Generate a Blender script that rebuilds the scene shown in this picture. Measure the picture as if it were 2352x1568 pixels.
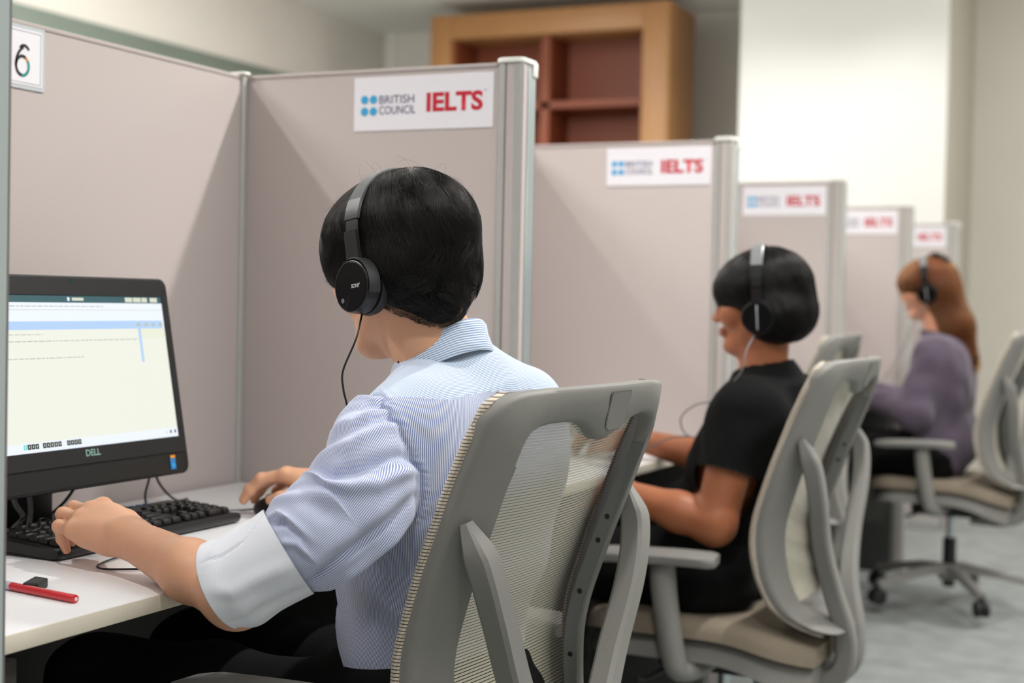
import bpy, bmesh, math, random
import numpy as np
from mathutils import Vector, Matrix, Euler
from math import pi, sin, cos, radians as R, atan2, hypot, exp, sqrt
for o in list(bpy.data.objects): bpy.data.objects.remove(o, do_unlink=True)
SC = bpy.context.scene; COL = SC.collection

# ------------------------------------------------------------------ camera, world, lights, exposure
# room axes: +Y runs down the row of booths, +X points out into the aisle, floor at z = 0
cam_d = bpy.data.cameras.new('camera'); CAM = bpy.data.objects.new('camera', cam_d); COL.objects.link(CAM)
_yaw, _pitch, _roll = .4351, .028, .021
_f = Vector((-sin(_yaw)*cos(_pitch), cos(_yaw)*cos(_pitch), -sin(_pitch)))
_r0 = Vector((cos(_yaw), sin(_yaw), 0)); _u0 = _r0.cross(_f)
_r = _r0*cos(_roll) + _u0*sin(_roll); _u = -_r0*sin(_roll) + _u0*cos(_roll)
_m = Matrix((_r, _u, -_f)).transposed().to_4x4(); _m.translation = Vector((0, 0, 1.1054))
CAM.matrix_world = _m
cam_d.sensor_width = 36; cam_d.lens = 3400.5/2352*36; cam_d.clip_start = .05; cam_d.clip_end = 60
cam_d.dof.use_dof = True; cam_d.dof.focus_distance = 1.88; cam_d.dof.aperture_fstop = 3.7; cam_d.dof.aperture_blades = 0
SC.camera = CAM
W = bpy.data.worlds.new('world'); SC.world = W; W.use_nodes = True
W.node_tree.nodes['Background'].inputs[0].default_value = (.93, .96, 1, 1); W.node_tree.nodes['Background'].inputs[1].default_value = .14
SC.view_settings.view_transform = 'Standard'; SC.view_settings.look = 'None'; SC.view_settings.gamma = 1
SC.view_settings.exposure = .55; SC.view_settings.use_curve_mapping = False
CEIL = 2.95
def lamp(name, typ, loc, power, col=(1, .97, .92), **k):
    d = bpy.data.lights.new(name, typ); d.energy = power; d.color = col
    o = bpy.data.objects.new(name, d); COL.objects.link(o); o.location = loc
    for a, b in k.items(): setattr(d, a, b)
    return o
def spot(x, y, p, size=150, blend=.6, rad=.05, col=(1, .965, .925)):
    return lamp('downlight_and_fill', 'SPOT', (x, y, CEIL-.03), p, col, spot_size=R(size), spot_blend=blend, shadow_soft_size=rad)
# ceiling downlights in rows over the desks behind, the booths and the aisle
for _x, _y, _p in ((-.28, 3.13, 98), (-2.83, .7, 64), (-.28, .7, 50), (-2.83, 3.13, 30), (-.28, 5.56, 60),
                   (-2.83, 5.56, 44), (1.6, 1.9, 10), (1.6, 4.6, 22)):
    spot(_x, _y, _p)
for _x, _y, _p in ((-1.5, 7.55, 17), (-2.2, 7.5, 17), (-4.2, 7.4, 75), (-4.2, 5.4, 80), (-4.2, 3.4, 60)):  # extra spots added to brighten the column and the left wall
    spot(_x, _y, _p, 140, .9)
for _x, _y, _p in ((-3.6, 5.4, 48), (.35, 7.4, 28), (-3.4, 1.5, 16)):  # added point lamps without fixtures, to lift the ceiling and far walls
    lamp('ceiling_fill_point', 'POINT', (_x, _y, 2.62), _p, (1, .97, .92), shadow_soft_size=.15)
# large soft area lamps added under the ceiling for general light
for _x, _y, _p, _sy in ((.9, 2.2, 30, 2.4), (.9, 6.2, 22, 2.4), (-3.4, 2.0, 26, 2.4), (-3.4, 6.2, 24, 2.4), (.6, -1.6, 12, 2.0)):
    lamp('soft_fill_area', 'AREA', (_x, _y, CEIL-.02), _p, (1, .99, .975), shape='RECTANGLE', size=.6, size_y=_sy)

# ------------------------------------------------------------------ materials
def hx(s):
    v = [int(s[i:i+2], 16)/255 for i in (0, 2, 4)]
    return tuple(c/12.92 if c <= .04045 else ((c+.055)/1.055)**2.4 for c in v) + (1,)
def mat(name, col, rough=.5, metal=0, bump=0, bscale=200, var=0, vscale=8, spec=.5, sheen=0, emit=None, estr=1, coat=0, sss=0, sssr=(1, .35, .2)):
    m = bpy.data.materials.new(name); m.use_nodes = True; nt = m.node_tree; N = nt.nodes; L = nt.links
    b = N['Principled BSDF']; c = hx(col) if isinstance(col, str) else col
    b.inputs['Base Color'].default_value = c; b.inputs['Roughness'].default_value = rough; b.inputs['Metallic'].default_value = metal
    b.inputs['Specular IOR Level'].default_value = spec; b.inputs['Sheen Weight'].default_value = sheen; b.inputs['Coat Weight'].default_value = coat
    if sss:
        b.inputs['Subsurface Weight'].default_value = sss; b.inputs['Subsurface Radius'].default_value = sssr; b.inputs['Subsurface Scale'].default_value = .006
    if emit:
        b.inputs['Emission Color'].default_value = hx(emit); b.inputs['Emission Strength'].default_value = estr
    tc = N.new('ShaderNodeTexCoord')
    if var:
        n = N.new('ShaderNodeTexNoise'); n.inputs['Scale'].default_value = vscale; n.inputs['Detail'].default_value = 4; L.new(tc.outputs['Object'], n.inputs['Vector'])
        mr = N.new('ShaderNodeMapRange'); mr.inputs[1].default_value = .3; mr.inputs[2].default_value = .7; mr.inputs[3].default_value = 1-var; mr.inputs[4].default_value = 1+var
        L.new(n.outputs[0], mr.inputs[0]); mx = N.new('ShaderNodeVectorMath'); mx.operation = 'SCALE'; mx.inputs[0].default_value = c[:3]
        L.new(mr.outputs[0], mx.inputs['Scale']); L.new(mx.outputs[0], b.inputs['Base Color'])
    if bump:
        n = N.new('ShaderNodeTexNoise'); n.inputs['Scale'].default_value = bscale; n.inputs['Detail'].default_value = 3; L.new(tc.outputs['Object'], n.inputs['Vector'])
        bp = N.new('ShaderNodeBump'); bp.inputs['Strength'].default_value = bump; bp.inputs['Distance'].default_value = .001
        L.new(n.outputs[0], bp.inputs['Height']); L.new(bp.outputs[0], b.inputs['Normal'])
    return m
M = {}
M['wall'] = mat('wall_paint', 'e0dcd4', .8, var=.02, vscale=2)
M['wallgrey'] = mat('wall_grey', 'b9b4a8', .8, var=.02, vscale=2)
M['white'] = mat('column_white', 'f0f0ec', .75, var=.01, vscale=2)
M['green'] = mat('dark_green_band', '77837a', .35, var=.05, vscale=1.5)
M['ceil'] = mat('ceiling_paint', 'ecebe6', .85)
M['fabric'] = mat('panel_fabric', 'bfb5b2', .9, bump=.5, bscale=900, var=.025, vscale=260, sheen=.15)
M['alu'] = mat('post_aluminium', 'b4b5b2', .42, .25, var=.02, vscale=30)
M['aluglass'] = mat('post_glossy_strip', 'a8b2b3', .25, .2)
M['slot'] = mat('post_slot', '6d6a66', .7)
M['cap'] = mat('post_cap_plastic', 'e9e9e4', .35)
M['card'] = mat('sign_card', 'eeecf3', .45)
M['red'] = mat('print_red', 'c8102e', .5); M['navy'] = mat('print_navy', '2b3a6b', .5); M['sky'] = mat('print_sky_blue', '35a8dd', .5)
M['black'] = mat('print_black', '101214', .5); M['teal'] = mat('print_teal', '1a8f86', .5); M['orange'] = mat('print_orange', 'e0942a', .5)
M['desk'] = mat('desk_laminate', 'edeef1', .32, var=.008, vscale=6, bump=.05, bscale=500)
M['deskedge'] = mat('desk_edge_band', 'd9d2c2', .5)
M['darkmetal'] = mat('dark_cabinet_metal', '3b3b39', .55, var=.04, vscale=20)
M['blackpl'] = mat('black_plastic', '0d0e0f', .38, bump=.15, bscale=700)
M['key'] = mat('key_plastic', '131415', .42, bump=.1, bscale=900)
M['keyprint'] = mat('key_print', '8f9396', .5); M['keyblue'] = mat('key_print_blue', '3f7fb5', .5)
M['monitor'] = mat('monitor_plastic', '0c0d0e', .5, bump=.25, bscale=1500)
M['cable'] = mat('cable_rubber', '141414', .45)
M['cablegrey'] = mat('cable_grey', '77777a', .5)
M['chair'] = mat('chair_grey_plastic', '868581', .5, bump=.35, bscale=1400, var=.012, vscale=40)
M['chairdark'] = mat('chair_inner_grey', '6f7170', .55)
M['chairblack'] = mat('chair_black', '17181a', .5)
M['seatfab'] = mat('seat_fabric', '857a6b', .9, bump=.6, bscale=600, var=.05, vscale=300)
M['chrome'] = mat('gas_lift_steel', 'b9c3c4', .2, .9)
M['carpet'] = mat('carpet', '919695', .95, bump=.8, bscale=420, var=.16, vscale=10)
M['wood'] = mat('shelf_oak', 'a8794a', .5, var=.06, vscale=3)
M['woodred'] = mat('shelf_red_interior', '7a3a1e', .55, var=.05, vscale=3)
M['skin1'] = mat('skin_light', 'dca888', .48, var=.035, vscale=28, bump=.2, bscale=500, sss=.25, spec=.4)
M['skin2'] = mat('skin_tan', 'a26341', .45, var=.04, vscale=26, bump=.2, bscale=500, sss=.2, spec=.4)
M['skin3'] = mat('skin_fair', 'dba184', .5, var=.03, vscale=28, sss=.25, spec=.4)
M['lip'] = mat('lips', '8d4a40', .4); M['eye'] = mat('eye_white', 'e8e4df', .2); M['iris'] = mat('iris_dark', '1a0f0a', .15)
M['nail'] = mat('finger_nail', 'dfae98', .25)
M['trousers'] = mat('black_trousers', '131314', .85, var=.1, vscale=40, spec=.15)
M['tee'] = mat('black_tee', '0a0c0d', .85, var=.08, vscale=60, bump=.3, bscale=900, spec=.15)
M['purple'] = mat('purple_knit', '5b5061', .9, var=.08, vscale=60, bump=.6, bscale=500, sheen=.15)
M['pen'] = mat('pen_red', 'd01526', .22, coat=.5); M['penclear'] = mat('pen_clip', 'cfc4d6', .15)
M['eraser'] = mat('eraser_black', '2c2e2d', .6)
M['shoe'] = mat('shoe_black', '101010', .4)
M['hp'] = mat('headphone_black', '141517', .35); M['hpgloss'] = mat('headphone_gloss', '0d0e10', .16)
M['hpgrey'] = mat('headphone_grey_band', '242628', .55, 0, bump=.2, bscale=1600); M['hpsilver'] = mat('headphone_silver', 'b9bcbf', .25, .8)
M['pad'] = mat('ear_pad_leatherette', '121213', .5, bump=.6, bscale=180)
M['logo'] = mat('logo_print_white', 'd8dadb', .4)

# ------------------------------------------------------------------ object helpers
def link(name, me, parent=None, m=None):
    o = bpy.data.objects.new(name, me); COL.objects.link(o)
    if m is not None and me is not None and hasattr(me, 'materials'):
        for x in (m if isinstance(m, (list, tuple)) else [m]): me.materials.append(x)
    if parent is not None: o.parent = parent
    return o
def tag(o, label, cat, group=None):
    o['label'] = label; o['category'] = cat
    if group: o['group'] = group
    return o
def thing(name, label, cat, loc=(0, 0, 0), rz=0, group=None):
    o = bpy.data.objects.new(name, None); COL.objects.link(o); o.location = loc; o.rotation_euler = (0, 0, rz); o.empty_display_size = .05
    return tag(o, label, cat, group)
def struct(o): o['kind'] = 'structure'; return o
def copy_tree(o, parent=None):
    c = o.copy(); COL.objects.link(c); c.parent = parent
    for ch in list(o.children): copy_tree(ch, c)
    return c
def finish(bm, name, m, parent=None, smooth=True, ang=40):
    me = bpy.data.meshes.new(name); bm.normal_update(); bm.to_mesh(me); bm.free()
    if smooth:
        me.polygons.foreach_set('use_smooth', [True]*len(me.polygons)); me.set_sharp_from_angle(angle=R(ang))
    return link(name, me, parent, m)
def pyd(name, V, F, m, parent=None, smooth=True, ang=None):
    me = bpy.data.meshes.new(name); me.from_pydata([tuple(map(float, v)) for v in V], [], [tuple(f) for f in F]); me.update()
    if smooth:
        me.polygons.foreach_set('use_smooth', [True]*len(me.polygons))
        if ang: me.set_sharp_from_angle(angle=R(ang))
    return link(name, me, parent, m)
def abox(bm, lo, hi, bev=0, seg=2, rot=None, org=None, mi=0):
    c = [(a+b)/2 for a, b in zip(lo, hi)]; s = [abs(b-a) for a, b in zip(lo, hi)]
    r = bmesh.ops.create_cube(bm, size=1); vs = r['verts']
    bmesh.ops.scale(bm, vec=s, verts=vs)
    if bev:
        es = list({e for v in vs for e in v.link_edges})
        q = bmesh.ops.bevel(bm, geom=es, offset=bev, segments=seg, affect='EDGES', profile=.5); vs = list({v for f in q['faces'] for v in f.verts} | set(v for v in vs if v.is_valid))
    bmesh.ops.translate(bm, vec=c, verts=vs)
    if rot is not None:
        bmesh.ops.transform(bm, matrix=Matrix.Translation(Vector(org)) @ rot.to_4x4() @ Matrix.Translation(-Vector(org)), verts=vs)
    if mi:
        for f in {f for v in vs for f in v.link_faces}: f.material_index = mi
    return vs
def boxobj(name, lo, hi, m, parent=None, bev=0, seg=2):
    bm = bmesh.new(); abox(bm, lo, hi, bev, seg); return finish(bm, name, m, parent)
def catmull(P, n=8, closed=False):
    P = [np.array(p, float) for p in P]; out = []; N = len(P)
    for i in range(N if closed else N-1):
        a, b, c, d = (P[(i-1) % N] if closed or i > 0 else 2*P[0]-P[1]), P[i], P[(i+1) % N], (P[(i+2) % N] if closed or i+2 < N else 2*P[-1]-P[-2])
        for k in range(n):
            t = k/n; out.append(.5*((2*b)+(-a+c)*t+(2*a-5*b+4*c-d)*t*t+(-a+3*b-3*c+d)*t**3))
    if not closed: out.append(P[-1])
    return np.array(out)
def sweep(path, prof, up=(0, 0, 1), closed=False, scale=None, caps=True, twist=None):
    """profile (list of (side, up) points, or function i,t -> list) swept along a path; returns V, F"""
    P = np.array(path, float); n = len(P); V = []; F = []
    T = np.zeros_like(P)
    if closed: T = np.roll(P, -1, 0)-np.roll(P, 1, 0)
    else: T[1:-1] = P[2:]-P[:-2]; T[0] = P[1]-P[0]; T[-1] = P[-1]-P[-2]
    T /= np.linalg.norm(T, axis=1)[:, None]+1e-12
    upv = np.array(up, float)
    if up is None or up == 'free':
        pass
    for i in range(n):
        u = upv(i) if callable(upv) else upv
        s = np.cross(T[i], u); s /= np.linalg.norm(s)+1e-12; w = np.cross(s, T[i])
        pr = prof(i, i/(n-1)) if callable(prof) else prof
        k = 1 if scale is None else scale[i]
        for a, b in pr: V.append(P[i]+s*a*k+w*b*k)
    m = len(pr)
    for i in range(n if closed else n-1):
        j = (i+1) % n
        for q in range(m): F.append((i*m+q, i*m+(q+1) % m, j*m+(q+1) % m, j*m+q))
    if caps and not closed: F.append(tuple(range(m))[::-1]); F.append(tuple(range((n-1)*m, n*m)))
    return V, F
def tube_vf(path, r, seg=8, rf=None):
    """parallel-transport tube"""
    P = np.array(path, float); n = len(P); T = np.gradient(P, axis=0); T /= np.linalg.norm(T, axis=1)[:, None]+1e-12
    u = np.cross(T[0], [0, 0, 1.]);
    if np.linalg.norm(u) < .1: u = np.cross(T[0], [0, 1., 0])
    u /= np.linalg.norm(u); V = []; F = []
    for i in range(n):
        u = u-T[i]*np.dot(u, T[i]); u /= np.linalg.norm(u)+1e-12; w = np.cross(T[i], u); rr = r if rf is None else rf[i]
        for k in range(seg): a = 2*pi*k/seg; V.append(P[i]+(u*cos(a)+w*sin(a))*rr)
    for i in range(n-1):
        for k in range(seg): F.append((i*seg+k, i*seg+(k+1) % seg, (i+1)*seg+(k+1) % seg, (i+1)*seg+k))
    F.append(tuple(range(seg))[::-1]); F.append(tuple(range((n-1)*seg, n*seg))); return V, F
def tube(name, path, r, m, parent=None, seg=8, n=6, rf=None):
    P = catmull(path, n) if n else path; V, F = tube_vf(P, r, seg, rf); return pyd(name, V, F, m, parent)
def lathe_vf(prof, seg=32):
    V = []; F = []; n = len(prof)
    for i, (r, z) in enumerate(prof):
        for k in range(seg): a = 2*pi*k/seg; V.append((r*cos(a), r*sin(a), z))
    for i in range(n-1):
        for k in range(seg): F.append((i*seg+k, i*seg+(k+1) % seg, (i+1)*seg+(k+1) % seg, (i+1)*seg+k))
    F.append(tuple(range(seg))[::-1]); F.append(tuple(range((n-1)*seg, n*seg))); return V, F
def lathe(name, prof, m, parent=None, seg=32, mat4=None, ang=35):
    V, F = lathe_vf(prof, seg)
    if mat4 is not None: V = [tuple(mat4 @ Vector(v)) for v in V]
    return pyd(name, V, F, m, parent, True, ang)
_txt = {}
def text(name, s, h, m, parent, origin, xdir, updir, embolden=0, xs=1, align='LEFT', width=None, depth=.0004, space=1.0, shear=0):
    """printed lettering: cap height h, laid on the plane given by xdir and updir"""
    cu = bpy.data.curves.new(name, 'FONT'); cu.body = s; cu.size = 1; cu.offset = embolden; cu.align_x = align; cu.space_character = space; cu.resolution_u = 4; cu.shear = shear
    t = bpy.data.objects.new('tmp', cu); COL.objects.link(t); bpy.context.view_layer.update()
    me = bpy.data.meshes.new_from_object(t.evaluated_get(bpy.context.evaluated_depsgraph_get()))
    bpy.data.objects.remove(t, do_unlink=True); bpy.data.curves.remove(cu)
    co = np.zeros(len(me.vertices)*3); me.vertices.foreach_get('co', co); co = co.reshape(-1, 3)
    k = h/(co[:, 1].max()-min(0, co[:, 1].min())*0)
    x0, x1 = co[:, 0].min(), co[:, 0].max(); kx = k*xs if width is None else width/(x1-x0)
    X = np.array(xdir, float); U = np.array(updir, float); Nn = np.cross(X, U)
    P = np.array(origin)+np.outer((co[:, 0]-(x0 if align == 'LEFT' else (x0+x1)/2))*kx, X)+np.outer(co[:, 1]*k, U)+Nn*depth
    me.vertices.foreach_set('co', P.ravel()); me.update(); me.materials.clear()
    return link(name, me, parent, m)

# ------------------------------------------------------------------ the room
def quadbox(name, lo, hi, m): return struct(boxobj(name, lo, hi, m))
quadbox('floor', (-6, -4, -.1), (3.2, 9.4, 0), M['carpet'])
quadbox('ceiling', (-6, -4, CEIL), (3.2, 9.4, CEIL+.1), M['ceil'])
quadbox('wall_left', (-5.47, -4, 0), (-5.27, 9.4, CEIL), M['wall'])
quadbox('dark_wall_band_1', (-5.27, -3.5, .6), (-5.25, 9.0, 2.495), M['green'])  # plain dark green band along the wall, not glazing
quadbox('wall_far', (-5.27, 9.1, 0), (3.2, 9.3, CEIL), M['wall'])
quadbox('wall_right', (3.0, -4, 0), (3.2, 9.1, CEIL), M['wall'])
quadbox('wall_near', (-5.27, -4.2, 0), (3.2, -4, CEIL), M['wall'])
quadbox('wall_column', (-2.42, 8.2, 0), (-1.27, 9.1, CEIL), M['white'])
quadbox('column_side', (-1.27, 8.22, 0), (-1.255, 9.1, CEIL), M['wallgrey'])  # thin grey sheet over the column's aisle-side face
quadbox('trim_2', (-5.20, 9.06, 0), (-5.17, 9.1, CEIL), M['white'])
quadbox('baseboard_far', (-1.25, 9.085, 0), (3.0, 9.1, .09), M['wallgrey'])

# bookcase standing against the far wall
bc = thing('bookcase', 'tall oak-framed bookcase with red-brown empty compartments standing at the far end of the room', 'bookcase', (-3.63, 8.65, 0))
bx0, bx1, bz = -.785, .785, 2.862
bm = bmesh.new()
for lo, hi in (((bx0, -.45, 0), (bx0+.14, .02, bz)), ((bx1-.165, -.45, 0), (bx1, .02, bz)), ((bx0+.14, -.45, bz-.15), (bx1-.165, .02, bz)), ((bx0+.14, -.45, 0), (bx1-.165, .02, .12))): abox(bm, lo, hi, .004)
finish(bm, 'outer_frame', M['wood'], bc)
boxobj('back_panel', (bx0+.14, -.1, .12), (bx1-.165, .01, bz-.15), M['woodred'], bc)
for x in (-.02,): boxobj('upright', (x-.03, -.4, .12), (x+.03, -.1, bz-.15), M['woodred'], bc)
for z in (.55, 1.0, 1.45, 1.9, 2.29): boxobj('shelf', (bx0+.14, -.4, z-.02), (bx1-.165, -.1, z+.02), M['woodred'], bc)
boxobj('side_lining', (bx0+.14, -.4, .12), (bx0+.16, -.1, bz-.15), M['woodred'], bc); boxobj('side_lining', (bx1-.19, -.4, .12), (bx1-.165, -.1, bz-.15), M['woodred'], bc)

# ------------------------------------------------------------------ booth partitions
LX, DY, Y1, HP, XB, XD = -1.1025, 1.2989, 2.3995, 1.5294, -1.6993, -1.1355
ordin = ['nearest', 'second', 'third', 'fourth', 'fifth', 'sixth']
def post_profile():
    # (x, y) outline of the square aluminium end post with a channel in every face
    w, t, c = .0515, .060, .006
    return w, t, c
def make_end_post(parent, x1, y0, z0, z1):
    w, t = .0515, .060; x0 = x1-w; y1 = y0+t
    g = .0025
    # body with rounded vertical corners
    bm = bmesh.new(); vs = abox(bm, (x0, y0, z0), (x1, y1, z1))
    es = [e for e in bm.edges if abs(e.verts[0].co.z-e.verts[1].co.z) > .1]
    bmesh.ops.bevel(bm, geom=es, offset=.009, segments=4, affect='EDGES', profile=.5)
    p = finish(bm, 'end_post', M['alu'], parent)
    bm = bmesh.new()   # dark slots, proud by a hair so that they read as grooves
    for a in (x0+.0165, ): abox(bm, (a, y0-.0004, z0), (a+.0032, y1+.0004, z1-.002))
    for a in (y0+.018, ): abox(bm, (x0+.002, a, z0), (x1+.0004, a+.0035, z1-.002))
    abox(bm, (x0+.002, y1-.0065, z0), (x1+.0002, y1-.004, z1-.002))
    finish(bm, 'slot', M['slot'], p)
    bm = bmesh.new(); abox(bm, (x0+.0197, y0-.0006, z0), (x0+.0335, y1+.0006, z1-.006), .0004, 1); abox(bm, (x0+.004, y0+.003, z0), (x1+.0006, y0+.0178, z1-.006), .0004, 1)
    finish(bm, 'fabric_inset', M['fabric'], p)
    bm = bmesh.new(); abox(bm, (x1-.002, y0+.0225, z0), (x1+.0012, y1-.0075, z1-.012), .0008, 1)
    finish(bm, 'glossy_strip', M['aluglass'], p)
    bm = bmesh.new(); vs = abox(bm, (x0-.002, y0-.0035, z1-.001), (x1+.0028, y1+.0035, z1+.0075))
    es = [e for e in bm.edges if abs(e.verts[0].co.z-e.verts[1].co.z) > .005]
    bmesh.ops.bevel(bm, geom=es, offset=.013, segments=3, affect='EDGES', profile=.5)
    bmesh.ops.bevel(bm, geom=[e for e in bm.edges if e.verts[0].co.z > z1+.005 and e.verts[1].co.z > z1+.005], offset=.003, segments=2, affect='EDGES', profile=.5)
    abox(bm, (x1-.0005, y1-.022, z1-.024), (x1+.004, y1-.002, z1+.004), .003, 3)
    finish(bm, 'post_cap', M['cap'], p)
    return p
for k in range(6):
    y0 = Y1+(k-1)*DY; nm = ordin[k]
    lab = ['grey fabric booth divider cut off by the left edge of the photo', 'tall grey fabric divider beside the man, carrying the sharpest sign',
           'grey fabric divider behind the first chair, next beyond the man', 'shaded grey fabric divider just beyond the woman in the black tee',
           'grey fabric divider in front of the woman with auburn hair', 'last and smallest grey fabric divider at the far end of the row'][k]
    d = thing('booth_divider', lab, 'divider', (0, y0, 0), 0, 'fabric dividers between the booths')
    # coordinates below are relative to the near face of the divider
    bm = bmesh.new(); abox(bm, (XB, 0, .06), (LX-.050, .045, HP-.008), .002); finish(bm, 'fabric_panel', M['fabric'], d)
    bm = bmesh.new(); abox(bm, (XB, -.002, HP-.008), (LX-.051, .047, HP), .0025); finish(bm, 'top_rail', M['fabric'], d)
    bm = bmesh.new(); abox(bm, (XB, -.001, .0), (LX-.051, .046, .06), .002); finish(bm, 'base_rail', M['alu'], d)
    make_end_post(d, LX, -.004, 0, HP)
    # lettered sign on the near face (five of the six show theirs)
    if k >= 1:
        sl = ['white logo card on the divider beside the man, the most readable of the five', 'white logo card on the second divider, behind the empty gap over the first chair',
              'white logo card in shade on the third divider', 'white logo card cut off on its left, on the fourth divider', 'smallest white logo card on the farthest divider'][k-1]
        s = thing('logo_sign', sl, 'sign', (-1.4510 if k < 3 else -1.4510, y0-.0008, 1.4145), 0, 'logo cards on the dividers')
        wS, hS = .2895, .0995
        bm = bmesh.new(); abox(bm, (0, -.0009, 0), (wS, .0007, hS), .0003, 1); finish(bm, 'card', M['card'], s)
        bm = bmesh.new(); r = .0080
        for a in (-1, 1):
            for b in (-1, 1):
                rr = bmesh.ops.create_circle(bm, cap_ends=True, radius=r, segments=28, matrix=Matrix.Translation((.0325+a*.0095, -.0015, .0470+b*.0110)) @ Matrix.Rotation(pi/2, 4, 'X'))
        finish(bm, 'logo_dots', M['sky'], s)
        X, U = (1, 0, 0), (0, 0, 1)
        text('lettering', 'BRITISH', .0150, M['navy'], s, (.0545, -.0010, .0498), X, U, width=.0735)
        text('lettering', 'COUNCIL', .0150, M['navy'], s, (.0545, -.0010, .0302), X, U, width=.0765)
        text('lettering', 'IELTS', .0335, M['red'], s, (.1540, -.0010, .0335), X, U, embolden=.036, width=.1150)
        text('lettering', 'TM', .0028, M['navy'], s, (.2705, -.0010, .0655), X, U, width=.006)
# back partitions, one panel per booth
for k in range(6):
    ya = Y1+(k-1)*DY+.047; yb = ya+DY-.05
    if k == 5: yb = ya+.9
    lab = ['grey fabric back panel behind the large screen, carrying the number card', 'grey fabric back panel of the booth of the woman in the black tee', 'grey fabric back panel of the booth with the empty chair',
           'grey fabric back panel of the booth of the woman with auburn hair', 'grey fabric back panel of the fifth booth', 'grey fabric back panel at the far end of the row'][k]
    b = thing('back_partition', lab, 'partition', (XB, ya, 0), 0, 'fabric back panels of the booths')
    L_ = yb-ya
    boxobj('fabric_panel', (-.045, 0, .06), (0, L_, HP-.008), M['fabric'], b, .002)
    boxobj('top_rail', (-.047, 0, HP-.008), (.002, L_, HP), M['fabric'], b, .0025)
    boxobj('base_rail', (-.046, 0, 0), (.001, L_, .06), M['alu'], b, .002)
    bm = bmesh.new(); abox(bm, (-.047, L_-.012, 0), (.008, L_+.004, HP), .004, 3); finish(bm, 'corner_post', M['alu'], b)
    boxobj('corner_cap', (-.049, L_-.016, HP), (.012, L_+.006, HP+.006), M['cap'], b, .0025)

# number card in its clear holder on the back panel
nc = thing('number_card', 'number card in clear plastic holder high on the back panel, partly hidden at the left', 'sign', (XB+.0015, 1.60, 1.40))
bm = bmesh.new(); abox(bm, (-.001, .115, .022), (.0012, .247, .122), .0006, 1)
abox(bm, (-.0002, .121, .028), (.0022, .241, .116), .0005, 1, mi=1); o = finish(bm, 'holder', [mat('clear_holder', 'c9d0d3', .12), M['card']], nc)
bm = bmesh.new()
for lo, hi in (((.002, .126, .112), (.0026, .237, .1128)), ((.002, .126, .0316), (.0026, .237, .0324)), ((.002, .236, .0316), (.0026, .2368, .1128)), ((.002, .126, .0316), (.0026, .1268, .1128))): abox(bm, lo, hi)
finish(bm, 'printed_border', M['keyprint'], nc)
def text_arc(name, cx, cz, r0, r1, a0, a1, sx, m, par):
    V = []; F = []; n = 28
    for i in range(n+1):
        a = a0+(a1-a0)*i/n
        for r in (r0, r1): V.append((.0029, cx+r*cos(a)*sx, cz+r*sin(a)))
    for i in range(n): F.append((2*i, 2*i+1, 2*i+3, 2*i+2))
    return pyd(name, V, F, m, par, False)
# the digit 6, its bowl partly coloured
text_arc('digit_bowl', .196, .058, .0125, .0175, R(62), R(262), .92, M['black'], nc)
text_arc('digit_bowl', .196, .058, .0125, .0175, R(262), R(395), .92, M['teal'], nc)
text_arc('digit_bowl', .196, .058, .0125, .0175, R(35), R(62), .92, M['orange'], nc)
text_arc('digit_stroke', .2125, .058, .031, .0358, R(118), R(182), .92, M['black'], nc)
text_arc('digit_stroke', .1995, .0775, .0105, .0150, R(30), R(140), .92, M['black'], nc)

# ------------------------------------------------------------------ desks
for k in range(1, 5):
    ya = Y1+(k-2)*DY+.058; yb = Y1+(k-1)*DY-.004
    lab = ['white-topped desk with the large screen, red pen and keyboard on it', 'white-topped desk of the woman in the black tee, mostly hidden by the nearest chair',
           'white-topped desk in the booth with the empty chair', 'white-topped desk of the woman with auburn hair'][k-1]
    d = thing('desk', lab, 'desk', (0, ya, 0), 0, 'white desks inside the booths')
    W_ = yb-ya
    bm = bmesh.new(); abox(bm, (XB+.0125, .004, .7185), (XD, W_-.004, .74), .0018, 2); finish(bm, 'desktop', M['desk'], d)
    bm = bmesh.new(); abox(bm, (XD-.0005, .004, .7192), (XD+.0014, W_-.004, .7392), .0009, 2); finish(bm, 'edge_band', M['deskedge'], d)
    for nm, lo, hi in (('end_panel', (XB+.02, .004, .0), (XD-.06, .03, .718)), ('end_panel', (XB+.02, W_-.03, 0), (XD-.015, W_-.004, .718)), ('modesty_panel', (XB+.02, .03, .25), (XB+.04, W_-.03, .718))):
        boxobj(nm, lo, hi, M['darkmetal'], d, .002)
    bm = bmesh.new(); abox(bm, (XD-.10, .005, .0), (XD-.035, .085, .700), .003); finish(bm, 'leg_box', M['darkmetal'], d)
    boxobj('beam', (XB+.05, .08, .66), (XB+.10, W_-.04, .7), M['darkmetal'], d, .004)

# ------------------------------------------------------------------ all-in-one screen on the man's desk
mon = thing('computer_monitor', 'wide black desktop screen glowing with a test page, left end hidden by the nearest divider', 'computer', (-1.483, 1.96, .815))
tl = Matrix.Rotation(-atan2(.056, .313), 4, 'Y')   # leans back
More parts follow.
